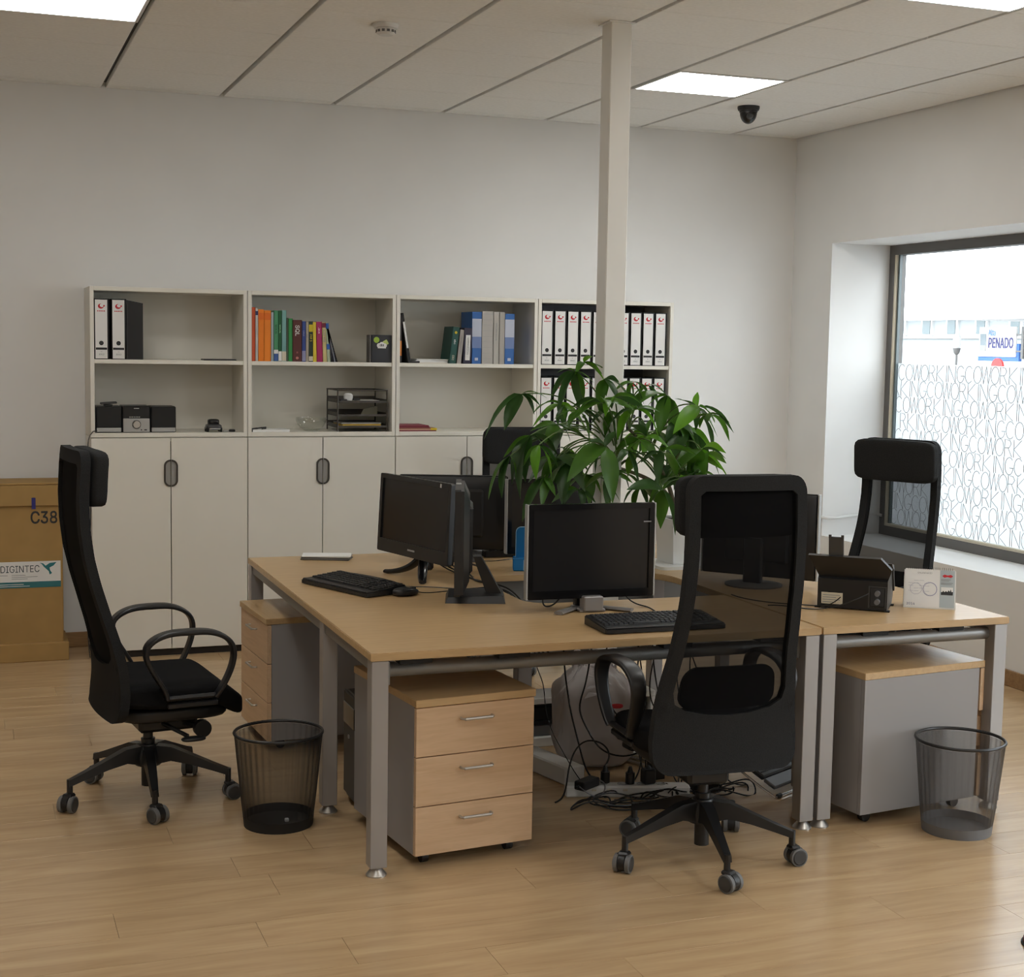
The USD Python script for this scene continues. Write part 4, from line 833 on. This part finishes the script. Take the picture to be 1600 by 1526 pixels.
def small_things():
    p = thing('document_pile', 'thin pile of stapled papers lying at the far left corner of the desk', 'papers', (.915, -1.53, ZD), -20); z = 0
    for q in range(5): part(p, 'sheet', T(RZ(box(-.11, .11, -.055, .06, 0, .0034), (-4, 3, 1, -2, 5)[q]), 0, 0, z), ('dark_grey', 'paper_grey', 'dark_grey', 'paper_grey', 'white_paper')[q]); z += .0036
    b = thing('phone_stand', 'bright blue plastic phone stand standing by the gap between the desks', 'phone stand', (1.672, -2.06, ZD), -18)
    part(b, 'back_plate', RX(upright(prism(rrect(-.034, .034, 0, .19, .022), 0, .006)), 4), 'plastic_blue'); part(b, 'front_tray', box(-.047, .047, -.05, .02, 0, .058, .004), 'plastic_blue'); part(b, 'slot', box(-.0025, .0025, -.052, -.049, .004, .050), 'blue_edge')
    part(b, 'rim', RX(upright(prism(rrect(-.0365, .0365, 0, .193, .024).difference(rrect(-.0335, .0335, -.01, .190, .022)), -.0005, .0052)), 4), 'blue_edge')
    # document scanner
    s = thing('document_scanner', 'black document scanner with raised paper chute on the window-side desk', 'scanner', (2.578, -3.262, ZD), -40)
    W = .26
    prof = Polygon([(0, .004), (0, .115), (.035, .135), (.10, .175), (.155, .155), (.225, .07), (.225, .03), (.18, .004)])
    m = prism(prof, -W / 2, W / 2); v = m.vertices; m.vertices = np.stack([v[:, 2], v[:, 0] - .07, v[:, 1]], 1); m.fix_normals(); part(s, 'body', m, 'black_plastic', 20)
    m = prism(Polygon([(.075, .175), (.165, .160), (.235, .070), (.235, .055), (.220, .05), (.15, .145), (.085, .168)]), -W / 2 + .004, W / 2 + .006); v = m.vertices; m.vertices = np.stack([v[:, 2], v[:, 0] - .07, v[:, 1]], 1); m.fix_normals(); part(s, 'front_cover', m, 'dark_grey', 20)
    ch = hull([(x, y, z) for x, y, z in ((-.12, -.05, .105), (.125, -.05, .105), (-.165, -.105, .205), (.105, -.105, .205), (-.12, -.03, .115), (.125, -.03, .115), (-.165, -.088, .210), (.105, -.088, .210), (.145, -.08, .160), (.145, -.062, .165))]); part(s, 'paper_chute', ch, 'black_plastic', 20)
    part(s, 'chute_extension', T(RX(cat(box(-.028, .028, 0, .006, 0, .085, .002), box(-.028, -.018, 0, .006, .08, .092), box(.018, .028, 0, .006, .08, .092)), 14), -.062, -.093, .198), 'dark_grey')
    part(s, 'socket_bay', box(.065, .122, -.0725, -.060, .018, .092, .003), 'ink'); part(s, 'socket_rim', cat(box(.060, .065, -.0735, -.066, .014, .096), box(.122, .127, -.0735, -.066, .014, .096), box(.065, .122, -.0735, -.066, .092, .096)), 'dark_grey')
    part(s, 'plug', cat(T(RX(cyl(.010, 0, .03, 14), 90), .095, -.07, .04), T(RX(cyl(.010, 0, .03, 14), 90), .095, -.07, .072)), 'mid_grey')
    l = part(s, 'rating_label', box(-.115, -.035, -.0712, -.0698, .018, .062), 'cream_paper'); part(l, 'print', cat(*[box(-.11, -.06 + .015 * (q % 2), -.0718, -.0711, .024 + .009 * q, .0265 + .009 * q) for q in range(4)]), 'ink_grey')
    part(s, 'foot', cat(*[cbox(x, y, 0, .02, .02, .006) for x in (-.13, .13) for y in (-.06, .10)]), 'black_matte')
    # desk calendar
    c = thing('desk_calendar', 'white ring-bound desk calendar with a red mark standing near the right end of the desk', 'calendar', (2.845, -3.37, ZD), -34); Wc, Hc = .185, .152
    lean = lambda m: RX(m, -14); part(c, 'front_page', lean(box(-Wc / 2, Wc / 2, -.0012, 0, .004, Hc)), 'white_paper'); part(c, 'stand_front', lean(box(-Wc / 2 - .004, Wc / 2 + .004, 0, .002, 0, Hc - .004)), 'white_plastic')
    part(c, 'stand_back', T(RX(box(-Wc / 2 - .004, Wc / 2 + .004, -.002, 0, 0, Hc - .004), 16), 0, .0815, 0), 'white_plastic'); part(c, 'stand_floor', box(-Wc / 2, Wc / 2, .002, .08, 0, .0015), 'white_plastic')
    f = lambda m, x, z, o=.0014: lean(T(upright(m), x, -o, z)); circ = lambda r: Polygon([(r * math.cos(a), r * math.sin(a)) for a in np.linspace(0, 2 * np.pi, 40)])
    part(c, 'side_panel', f(prism(sbox(0, 0, .055, Hc - .008), 0, .0004), Wc / 2 - .056, .006), paint('cal_grey', (176, 186, 190))); part(c, 'ring_print', cat(f(prism(circ(.027).difference(circ(.0255)), 0, .0004), .0, .075), f(prism(circ(.0245).difference(circ(.0235)), 0, .0004), .001, .075), f(prism(circ(.022).difference(circ(.0212)), 0, .0004), -.052, .075)), paint('cal_violet', (150, 150, 180)))
    part(c, 'header_lettering', f(text('CALENDARIO', .006, .0004, center=True), -.02, .134), 'ink_grey'); part(c, 'month_grid', cat(*[f(prism(sbox(0, 0, .018, .0012), 0, .0004), -.08 + .02 * (q % 4), .106 - .010 * (q // 4)) for q in range(20) if q % 3]), paint('cal_line', (190, 190, 200)))
    part(c, 'year_lettering', f(text('2014', .009, .0004), -.086, .012), paint('cal_blue', (90, 96, 140))); part(c, 'red_emblem', f(prism(Polygon([(-.02, 0), (-.012, .006), (0, .003), (.012, .006), (.02, 0), (.012, -.006), (0, -.003), (-.012, -.006)]), 0, .0004), Wc / 2 - .028, .128, .002), 'red_ink')
    part(c, 'side_lettering', cat(*[f(prism(sbox(0, 0, wd, .0025), 0, .0004), Wc / 2 - .052, zz, .002) for zz, wd in ((.113, .036), (.108, .03), (.100, .044), (.095, .04))]), 'ink_grey'); part(c, 'skyline_picture', cat(f(prism(sbox(0, 0, .044, .030), 0, .0003), Wc / 2 - .051, .055, .0018), ), 'white_paper'); part(c, 'skyline', f(prism(Polygon([(0, 0), (0, .011), (.006, .012), (.008, .017), (.012, .011), (.018, .015), (.024, .012), (.028, .019), (.033, .013), (.036, .023), (.039, .012), (.044, .014), (.044, 0)]), 0, .0004), Wc / 2 - .051, .055, .0021), 'ink')
    part(c, 'spiral', cat(*[T(RY(lathe([(.0042, -.0004), (.0056, -.0004), (.0056, .0004), (.0042, .0004), (.0042, -.0004)], 10), 90), x, .0375, Hc - .002) for x in np.linspace(-Wc / 2 + .01, Wc / 2 - .01, 22)]), 'ink')
small_things()

# ------------------------------------------------------------------ potted money tree: hub of each leaf hand and the tips of its leaflets, in millimetres
HANDS = [[(1514,-2420,1517),(1339,-2462,1335),(1421,-2478,1374),(1563,-2442,1434),(1582,-2471,1467),(1602,-2482,1504)],[(1755,-2400,1612),(1672,-2422,1607),(1665,-2360,1489),(1695,-2374,1436),(1788,-2378,1458),(1824,-2443,1567),(1796,-2406,1486)],[(1816,-2350,1649),(1880,-2387,1605),(1823,-2399,1663),(1755,-2407,1599),(1895,-2394,1571)],[(1883,-2420,1582),(1909,-2379,1517),(2026,-2391,1464),(1945,-2393,1571),(1872,-2394,1445),(1931,-2467,1488)],[(2056,-2300,1567),(2107,-2333,1472),(2069,-2295,1498),(2008,-2282,1541),(2161,-2267,1514),(2045,-2264,1475)],[(2176,-2220,1554),(2235,-2280,1515),(2230,-2217,1462),(2140,-2209,1495),(2199,-2229,1446)],[(2231,-2300,1510),(1993,-2349,1421),(2128,-2313,1461),(2170,-2359,1339),(2278,-2258,1259),(2297,-2266,1420),(2171,-2304,1394)],[(2427,-2200,1445),(2301,-2234,1494),(2451,-2161,1520),(2330,-2201,1408),(2446,-2164,1349),(2537,-2168,1239),(2532,-2209,1322)],[(1737,-2500,1453),(1777,-2520,1286),(1623,-2498,1416),(1802,-2518,1506),(1669,-2551,1383),(1823,-2533,1407)],[(1685,-2400,1390),(1572,-2372,1362),(1599,-2465,1320),(1715,-2464,1325),(1709,-2395,1453),(1751,-2436,1360)],[(1545,-2450,1351),(1662,-2456,1272),(1521,-2463,1161),(1457,-2479,1153),(1445,-2400,1254),(1488,-2497,1094),(1591,-2470,1300)],[(1446,-2480,1270),(1340,-2526,1098),(1409,-2474,1161),(1400,-2517,1103),(1463,-2507,1179)],[(1543,-2550,1319),(1609,-2530,1163),(1522,-2582,1180),(1627,-2553,1227),(1493,-2511,1231)],[(1819,-2580,1311),(1632,-2638,1175),(1831,-2643,1087),(1730,-2623,1335),(1870,-2558,1364),(1781,-2576,1196)],[(1938,-2540,1291),(2073,-2582,1158),(1977,-2570,1158),(1865,-2589,1240),(2019,-2555,1260)],[(2081,-2420,1344),(1946,-2485,1386),(2242,-2406,1221),(2155,-2382,1360),(2038,-2375,1292),(2117,-2402,1421),(2071,-2375,1398)],[(2087,-2580,1131),(1890,-2648,1141),(2131,-2615,944),(2102,-2534,962),(2192,-2557,1172),(2009,-2601,1042)],[(2276,-2400,1193),(2208,-2357,1143),(2343,-2396,1122),(2251,-2372,1088),(2197,-2435,1238)],[(2407,-2280,1265),(2487,-2327,1153),(2380,-2297,1163),(2414,-2334,1149),(2343,-2304,1212),(2493,-2235,1213)],[(1693,-2500,1243),(1597,-2530,1236),(1741,-2569,1128),(1642,-2565,1077),(1570,-2550,1077),(1752,-2476,1206)],[(1580,-2520,1186),(1479,-2546,1009),(1557,-2555,1068),(1608,-2578,1113),(1538,-2472,1117)],[(2310,-2260,1391),(2414,-2279,1257),(2338,-2305,1276),(2219,-2323,1312),(2354,-2323,1339)],[(1778,-2420,1121),(1687,-2470,1061),(1660,-2409,1068),(1829,-2472,1072),(1773,-2485,1040)],[(2043,-2450,1127),(2076,-2461,1046),(1949,-2490,1063),(2166,-2400,1027),(1990,-2505,1031)],[(1951,-2240,1446),(1875,-2246,1392),(2030,-2217,1367),(1975,-2261,1309),(1945,-2191,1333)],[(2006,-2300,1188),(1928,-2313,1094),(2050,-2341,1081),(2103,-2321,1161),(1930,-2366,1235)],[(1772,-2250,1283),(1839,-2269,1229),(1698,-2290,1245),(1834,-2213,1155)],[(2321,-2150,1271),(2259,-2120,1212),(2384,-2160,1142),(2307,-2216,1177),(2239,-2189,1275)]]
def leaf(base, tip, width, rs):
    a, b = np.array(base, float), np.array(tip, float); L = np.linalg.norm(b - a); d = (b - a) / L; n = 9
    side = np.cross(d, (0, 0, 1.0)); side = side / max(np.linalg.norm(side), 1e-6); roll = rs.uniform(-.7, .7)
    up = np.cross(side, d); side, up = side * math.cos(roll) + up * math.sin(roll), up * math.cos(roll) - side * math.sin(roll)
    t = np.linspace(0, 1, n); arch = np.sin(np.pi * t ** .8) * L * rs.uniform(.06, .14)
    C = a + np.outer(t, b - a) + np.outer(arch, up * .75 + np.array([0, 0, .45]))
    W = width * np.clip(np.sin(np.pi * np.clip(t * .98 + .02, 0, 1) ** .78), .03, 1) ** .9; W[0] *= .3; W[-1] = .001
    wave = rs.uniform(0, 6); V = []
    for i in range(n):
        for q in (-1, -.5, 0, .5, 1):
            fold = .22 * W[i] * abs(q) + (.05 * W[i] * math.sin(9 * t[i] + wave + 2 * q) if abs(q) == 1 else 0)
            V.append(C[i] + side * q * W[i] + up * fold)
    F = []
    for i in range(n - 1):
        for q in range(4): o = i * 5 + q; F += [(o, o + 1, o + 6), (o, o + 6, o + 5)]
    V = np.array(V); dx, dy = V[:, 0] + 2.43 - 1.985, V[:, 1] - 2.09 + 2.235      # leaves give way to the pillar
    hit = (np.abs(dx) < .058) & (np.abs(dy) < .058)
    if hit.any(): V[:, 1] += (-.058 - dy[hit].min()) if False else -(.06 + dy[hit].max())
    return trimesh.Trimesh(V, np.array(F), process=False)
def plant():
    px, py = 2.43, -2.09
    o = np.array([px, py, ZD]); rs = random.Random(21)
    p = thing('potted_plant', 'large green money tree with hanging hand-shaped leaves in a white planter on the desk', 'potted plant', (px, py, ZD), 0)
    part(p, 'saucer', prism(rrect(-.17, .15, -.15, .12, .03), 0, .014), 'white_plastic')
    part(p, 'planter', hull([(x * s, y * s, z) for x in (-.092, .092) for y in (-.092, .092) for s, z in ((.90, .0145), (1.0, .20))]), 'white_plastic'); part(p, 'planter_rim', prism(sbox(-.096, -.096, .096, .096).difference(sbox(-.084, -.084, .084, .084)), .19, .216), 'white_plastic'); part(p, 'soil', box(-.083, .083, -.083, .083, .195, .205), 'soil')
    hands = [[np.array(v) / 1000 - o for v in h] for h in HANDS]
    for k in range(26):                                   # smaller inner hands fill the crown
        x = rs.uniform(1.62, 2.46); zt = 1.56 - .75 * (x - 2.02) ** 2 * 1.6; c = np.array([x, rs.uniform(-2.60, -2.12), rs.uniform(1.17, zt)]); a0 = rs.uniform(0, 6.28); h = [c - o]
        if abs(c[0] - 1.985) < .09 and c[1] > -2.33: continue
        for q in range(rs.choice((4, 5, 6))):
            a = a0 + q * 1.15; l = rs.uniform(.10, .17); h.append(c - o + np.array([l * math.cos(a), l * math.sin(a) * .8, rs.uniform(-.14, -.01)]))
        hands.append(h)
    crowns = [np.array([-.22, -.10, .50]), np.array([-.40, -.16, .46]), np.array([-.10, -.10, .44]), np.array([-.30, -.05, .62])]
    for k, c in enumerate(crowns):
        b0 = np.array([.03 * (k - 1.5), .02 * ((k % 2) - .5), .20])
        part(p, 'stem', tube(smoothline([b0, b0 * .6 + c * .25 + (0, 0, .10), b0 * .2 + c * .65 + (0, 0, .08), c], 18), np.linspace(.013, .007, 18), 8), 'bark')
    for h in hands:
        hub = h[0]; c = min(crowns, key=lambda q: np.linalg.norm(q - hub)); mid = (c + hub) / 2 + np.array([0, 0, .05 + .12 * np.linalg.norm(hub - c)])
        part(p, 'leaf_stalk', tube(smoothline([c, mid, hub], 14), np.linspace(.0042, .0026, 14), 6), 'stem_green')
        for tip in h[1:]:
            L = np.linalg.norm(tip - hub)
            if L < .09: tip = hub + (tip - hub) / max(L, .01) * .09; L = .09
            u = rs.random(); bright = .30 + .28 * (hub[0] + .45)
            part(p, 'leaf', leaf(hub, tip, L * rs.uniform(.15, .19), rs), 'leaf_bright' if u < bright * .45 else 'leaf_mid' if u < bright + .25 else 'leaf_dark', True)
plant()

# ------------------------------------------------------------------ below the desks
def under_desk():
    # white carrier bag
    b = thing('carrier_bag', 'crumpled white plastic carrier bag standing full under the near desk', 'bag', (1.79, -2.60, 0), -15)
    m = trimesh.creation.icosphere(4); v = m.vertices.copy(); q = np.sign(v) * np.abs(v) ** .42; q /= np.abs(q).max(0)
    z = (q[:, 2] + 1) / 2; taper = 1 - .50 * sstep(.70, 1.0, z) - .06 * sstep(.2, 0, z)
    nse = meshkit.fbm(np.c_[q[:, 0] * 4, q[:, 1] * 4, q[:, 2] * 2.2], 4, 3) - .5; fold = np.abs(np.sin(np.arctan2(q[:, 1], q[:, 0]) * 4.5 + 2.5 * z + 3 * nse))
    rr_ = taper * (1 + .20 * nse + .10 * (fold - .5) * sstep(.25, .9, z))
    m.vertices = np.c_[q[:, 0] * .165 * rr_, q[:, 1] * .105 * rr_, z * .43 + .06 * nse * z]; part(b, 'body', m, 'bag_plastic', 24)
    for s in (-1, 1): part(b, 'handle', tube(smoothline([(s * .03, -.01, .39), (s * .05, -.015, .45), (s * .075, 0, .48), (s * .09, .02, .45), (s * .06, .03, .38)], 16), .004, 6, ry=.016, up=(0, 1, 0)), 'bag_plastic')
    part(b, 'red_mark', T(pillow(.026, .003, .010, 2.5, 4), .075, -.108, .27), 'red_ink')
    # power strip with plugs, adapters
    s = thing('power_strip', 'white multi-socket power strip lying on the floor under the near desk', 'power strip', (1.735, -3.03, 0), -17)
    part(s, 'housing', box(-.23, .25, -.03, .03, 0, .045, .006), 'white_plastic')
    for k in range(5): part(s, 'socket', T(lathe([(0, 0), (.019, 0), (.019, .002), (.016, .002), (.015, -.004), (0, -.004)], 20), -.16 + .075 * k, 0, .046), 'silver_plastic')
    part(s, 'indicator', cat(*[box(-.13 + .06 * k, -.112 + .06 * k, -.0315, -.029, .026, .034, .001) for k in range(3)]), 'cream_paper')
    def brick(lb, x, y, z, rz, dims=(.105, .048, .034), cat_='adapter'):
        t = thing('power_adapter', lb, cat_, (x, y, z), rz); a, c, h = dims; part(t, 'case', box(-a / 2, a / 2, -c / 2, c / 2, 0, h, .004), 'black_plastic'); part(t, 'cord_stub', cat(*[T(RY(cyl(.005, 0, .02, 10), 90 * q), q * a / 2, 0, h / 2) for q in (-1, 1)]), 'black_plastic'); part(t, 'cord_loop', tube(smoothline([(-a / 2, 0, h / 2), (-a / 2 - .01, -.035, .008), (0, -.06, .004 if z < .01 else -.02), (a / 2 + .01, -.035, .012), (a / 2, 0, h / 2)], 24), .0025, 6), 'mid_grey')
    brick('black power adapter brick tilted on the left end of the white power strip', 1.575, -3.035, .0465, 32); brick('black power adapter brick on the floor right of the white power strip', 2.065, -3.06, 0, -10, (.10, .055, .035))
    for j, (x, y, lb) in enumerate(((1.755, -3.035, 'round black plug in the middle socket of the white power strip'), (1.822, -3.055, 'square black plug in the fourth socket of the white power strip'), (1.668, -2.995, 'black plug with upright cord at the second socket of the white power strip'))):
        t = thing('power_plug', lb, 'plug', (x, y, .048)); part(t, 'body', cyl(.018, 0, .042, 18) if j != 1 else box(-.025, .025, -.022, .022, 0, .058, .006), 'black_plastic'); part(t, 'grip', cyl(.012, .042 if j != 1 else .058, .066 if j != 1 else .07, 14, r2=.006), 'black_plastic')
    # white cable duct, low white rack, network box
    d = thing('cable_duct', 'white box-shaped cable duct on the floor beside the near drawer pedestal', 'cable duct', (1.545, -2.60, 0), 14); part(d, 'trunk', box(-.045, .045, -.25, .22, 0, .072, .006), 'white_plastic'); part(d, 'end_cap', box(-.046, .046, -.255, -.248, .0, .073, .003), 'white_plastic')
    r = thing('equipment_rack', 'low white rack with dark equipment inside, under the far desk', 'rack', (1.50, -2.29, 0)); part(r, 'top', box(-.02, .72, 0, .17, .185, .212, .003), 'white_plastic'); part(r, 'base', box(-.02, .72, -.005, .17, 0, .042, .003), 'white_plastic')
    for x in (-.02, .70): part(r, 'end_panel', box(x, x + .02, .005, .17, .042, .185), 'white_plastic')
    part(r, 'equipment', cat(box(.01, .68, .02, .15, .110, .170, .004), box(.01, .68, .012, .15, .094, .110)), 'black_plastic'); part(r, 'grey_unit', box(.01, .68, .015, .15, .0425, .090, .003), 'mid_grey')
    n = thing('network_switch', 'flat black network box lying on top of the tangled cables below the near desk', 'network box', (1.95, -2.86, .13), 4); part(n, 'case', T(pillow(.14, .05, .014, 6, 8), 0, 0, .014), 'black_plastic'); part(n, 'lights', box(.0, .06, -.0515, -.049, .012, .016), 'dark_grey'); part(n, 'pedestal_foot', box(-.03, .03, -.02, .02, -.13, .005), 'black_plastic')
    m = thing('magazine_stack', 'small stack of cream brochures lying beside the white bag', 'papers', (2.07, -2.66, 0), 24); zz = 0
    for k in range(6): part(m, 'brochure', T(RZ(box(-.11, .11, -.15, .15, 0, .008, .001), (0, 4, -3, 6, 2, -4)[k]), 0, 0, zz), ('cream_paper', 'white_paper', 'cream_paper', 'paper_grey', 'cream_paper', 'white_paper')[k]); zz += .0085
    # computer tower
    c = thing('computer_tower', 'black computer tower standing under the left end of the near desk', 'computer', (.70, -2.83, 0)); part(c, 'case', box(.012, .44, -.09, .09, .012, .42, .004), 'black_plastic'); part(c, 'front_panel', box(0, .0115, -.09, .09, .03, .42, .005), 'dark_grey'); part(c, 'drive_door', box(-.004, .001, -.08, .08, .30, .38, .002), 'black_gloss'); part(c, 'power_button', T(RY(cyl(.008, 0, .004, 16), -90), -.0005, 0, .26), 'silver_plastic'); part(c, 'foot', cat(*[cbox(x, y, 0, .03, .03, .013) for x in (.04, .40) for y in (-.07, .07)]), 'black_matte'); part(c, 'side_seam', box(.02, .43, -.0915, -.0895, .20, .206), 'dark_grey')
    # footrest
    f = thing('footrest', 'dark grey tilted footrest with chrome wire legs beside the front desk legs', 'footrest', (2.335, -3.03, 0), 28); tl = lambda m: T(RX(m, 24), 0, -.14, .035)
    part(f, 'pad', tl(box(-.15, .15, .05, .33, 0, .022, .006)), 'dark_grey'); part(f, 'front_edge', tl(box(-.15, .15, -.01, .047, 0, .016, .004)), 'mid_grey'); part(f, 'rib_mat', tl(cat(*[box(-.14, .14, y, y + .006, .021, .024) for y in np.arange(.07, .32, .02)])), 'black_matte')
    for s_ in (-1, 1): part(f, 'wire_leg', tube(smoothline([(s_ * .155, -.16, .006), (s_ * .158, -.05, .055), (s_ * .158, .10, .13), (s_ * .155, .17, .145), (s_ * .15, .18, .09), (s_ * .15, .19, .005)], 30), .005, 8), 'chrome')
    part(f, 'cross_wire', tube([(-.155, -.16, .006), (.155, -.16, .006)], .005, 8), 'chrome'); part(f, 'rubber_end', cat(*[T(cyl(.009, 0, .014, 12), s_ * .15, .19, 0) for s_ in (-1, 1)], *[T(RY(cyl(.008, -.012, .012, 12), 90), s_ * .13, -.16, .008) for s_ in (-1, 1)]), 'black_matte')
under_desk()

def cables():
    def cable(pts, lb, grp=None, r=.0034, mat='black_plastic', n=60):
        single('cable', tube(smoothline(pts, n), r, 6), mat, lb, 'cable', grp)
    hang = 'black cables hanging under the near desk'
    hl = 'thin black cable hanging from the near desk down to the floor among the tangle'
    rs = random.Random(9)
    cable([(1.565, -2.775, .70), (1.568, -2.79, .56), (1.572, -2.80, .452), (1.577, -2.82, .37), (1.59, -2.84, .271), (1.611, -2.86, .173), (1.61, -2.93, .10), (1.615, -3.01, .068)], 'black cable running from the desk over the bag to the tilted power adapter')
    cable([(1.685, -2.775, .70), (1.69, -2.79, .56), (1.672, -2.80, .446), (1.648, -2.82, .378), (1.622, -2.84, .307), (1.649, -2.86, .221), (1.70, -2.88, .146), (1.80, -2.90, .115), (1.90, -2.885, .155)], 'black cable curving across the front of the white bag to the flat network box')
    cable([(1.668, -2.995, .115), (1.665, -2.985, .19), (1.60, -2.96, .205), (1.54, -2.95, .12), (1.50, -3.00, .03), (1.44, -3.05, .006)], 'black cable looping from an upright plug towards the near drawer pedestal')
    for k in range(9):
        x0 = 1.78 + .05 * k + rs.uniform(-.02, .02); y0 = -2.76 + rs.uniform(-.03, .03); pts = [(x0, y0, .70)]
        for z in (.5, .32, .15, .03): pts.append((x0 + rs.uniform(-.05, .05), y0 - (.7 - z) * .35 + rs.uniform(-.04, .04), z))
        pts.append((pts[-1][0] + rs.uniform(-.15, .15), pts[-1][1] - rs.uniform(.02, .1), .005)); cable(pts, hl, hang, .0028)
    cable([(1.462, -2.74, .70), (1.468, -2.745, .57), (1.474, -2.75, .458), (1.490, -2.77, .403), (1.496, -2.79, .317), (1.517, -2.81, .218), (1.56, -2.83, .13), (1.60, -2.87, .05), (1.63, -2.90, .006)], 'thin wavy black cable beside the near drawer pedestal', None, .0018)
    tl = 'black cable lying in the tangle on the floor round the white power strip'; tg = 'floor cables round the power strip'
    for k in range(11):
        c = np.array([1.50 + .055 * k, -3.10 + rs.uniform(-.05, .03)]); a0 = rs.uniform(0, 6.28); R = rs.uniform(.05, .12); pts = []
        for j in range(9): a = a0 + j * .8; pts.append((c[0] + R * 1.5 * math.cos(a) + .02 * j, c[1] - .02 + R * .55 * math.sin(a), .005 + .010 * ((j * 7 + k * 3) % 4)))
        cable(pts, tl, tg, .003)
    z = ZD + .0036
    cable([(.985 + .05, -2.565, z + .008), (1.085, -2.555, z), (1.14, -2.545, z), (1.28, -2.50, z), (1.40, -2.60, z), (1.43, -2.66, z - .05)], 'thin dark cable from the left mouse across the desk into the opening', None, .002)
    cable([(.93, -2.30, z + .012), (.98, -2.33, z), (1.12, -2.42, z), (1.30, -2.52, z), (1.39, -2.585, z), (1.44, -2.64, z - .08)], 'thin dark cable from the curved keyboard across the desk into the opening', None, .002)
    for k, o in enumerate((0, .02, .045)):
        cable([(1.24 + o, -2.05, z + .12), (1.30 + o, -2.00, z + .03), (1.35 + o, -2.12, z), (1.37, -2.30 - o, z), (1.40 + o, -2.46, z - .01), (1.46 + o, -2.66, z - .16), (1.50 + o, -2.80, z - .25)], 'black cable from the back of the left screens drooping into the desk opening', 'cables behind the left screens', .0036)
    cable([(1.49, -1.85, z), (1.50, -2.02, z), (1.46, -2.25, z - .02), (1.47, -2.52, z - .10), (1.50, -2.75, z - .2)], 'thick black cable from the far monitor over the edge of the desk opening', None, .0045)
    cable([(1.53, -1.60, z), (1.545, -1.72, z), (1.60, -1.80, z), (1.67, -1.79, z), (1.75, -1.74, z), (1.80, -1.71, z)], 'thin black cable snaking on the far desk in front of the grey mouse', None, .002)
    cable([(1.74, -2.96, z + .10), (1.735, -2.965, z + .05), (1.76, -2.99, z + .012), (1.79, -3.06, z), (1.775, -3.19, z), (1.77, -3.29, z + .012)], 'black cable from the near silver-edged monitor to its keyboard', None, .0026)
    cable([(1.42, -2.955, z + .06), (1.43, -2.965, z), (1.46, -2.975, z + .018), (1.48, -2.96, z + .055)], 'short black cable loop under the left corner of the near silver-edged monitor', None, .003)
    cable([(2.46, -3.35, z + .055), (2.44, -3.28, z + .012), (2.42, -3.20, z), (2.33, -3.13, z), (2.27, -3.05, z), (2.245, -2.9, z)], 'thin black cable running left from the document scanner', None, .0022)
    cable([(2.56, -3.385, z + .07), (2.50, -3.39, z + .05), (2.40, -3.30, z + .004), (2.34, -3.22, z), (2.26, -3.16, z)], 'second black cable looping from the scanner sockets', None, .0022)
    for k in range(4):
        cable([(2.215 + .02 * k, -2.16 + .01 * k, z), (2.19, -2.10 - .02 * k, z + .012 * k), (2.23, -2.03, z + .006), (2.27 + .01 * k, -2.00, z), (2.24, -1.93, z)], 'short dark cable in the small tangle left of the white planter', 'cables by the planter', .003, 'black_plastic' if k != 2 else paint('cable_violet', (60, 56, 130)))
cables()

# ------------------------------------------------------------------ fittings on ceiling and wall
def fittings():
    d = thing('smoke_detector', 'round white smoke detector on the ceiling tile left of the pillar', 'smoke detector', (1.096, -1.808, H)); part(d, 'mount', lathe([(0, -.018), (.050, -.018), (.056, -.006), (.056, 0), (0, 0)], 36), 'white_plastic'); part(d, 'head', lathe([(0, -.046), (.030, -.046), (.040, -.038), (.042, -.019), (0, -.019)], 36), 'white_plastic'); part(d, 'vent_ring', cat(*[T(RZ(box(.0385, .043, -.006, .006, -.036, -.026), a), 0, 0, 0) for a in range(0, 360, 30)]), 'frame_grey')
    c = thing('dome_camera', 'small black dome camera hanging from the ceiling near the back right corner', 'security camera', (3.53, -.60, H)); part(c, 'base', lathe([(0, -.022), (.058, -.022), (.062, -.010), (.062, 0), (0, 0)], 32), 'black_plastic'); part(c, 'dome', T(lathe([(0, -.062)] + [(.048 * math.sin(a), -.062 * math.cos(a)) for a in np.linspace(.15, math.pi / 2, 9)] + [(0, 0)], 32), 0, 0, -.022 - .012), 'black_gloss'); part(c, 'collar', lathe([(0, -.034), (.050, -.034), (.052, -.022), (0, -.022)], 32), 'black_plastic'); part(c, 'lens', T(RX(cyl(.018, 0, .022, 20), 60), -.012, -.030, -.062), 'dark_grey')
    # white pipe rail low on the window reveal
    m = thing('door_mat', 'mottled burgundy mat just entering the picture at the lower right edge', 'mat', (2.525, -4.70, 0), 8); part(m, 'pile', slab(rrect(-.28, .28, -.085, .085, .08, 8), 0, .022, .006), 'mat_burgundy'); part(m, 'backing', prism(rrect(-.284, .284, -.089, .089, .08, 8), 0, .004), 'black_matte')
    t = thing('pipe_rail', 'thin white pipe running along the foot of the window reveal above the sill', 'pipe', (0, 0, 0)); part(t, 'pipe', tube(smoothline([(4.415, .10, .545), (4.41, .10, .60), (4.413, .06, .66), (4.43, -.085, .672), (4.60, -.10, .675), (4.86, -.10, .675)], 40), .010, 8), 'white_plastic'); part(t, 'clip', box(4.42, 4.4405, .088, .112, .56, .585, .003), 'white_plastic')
fittings()
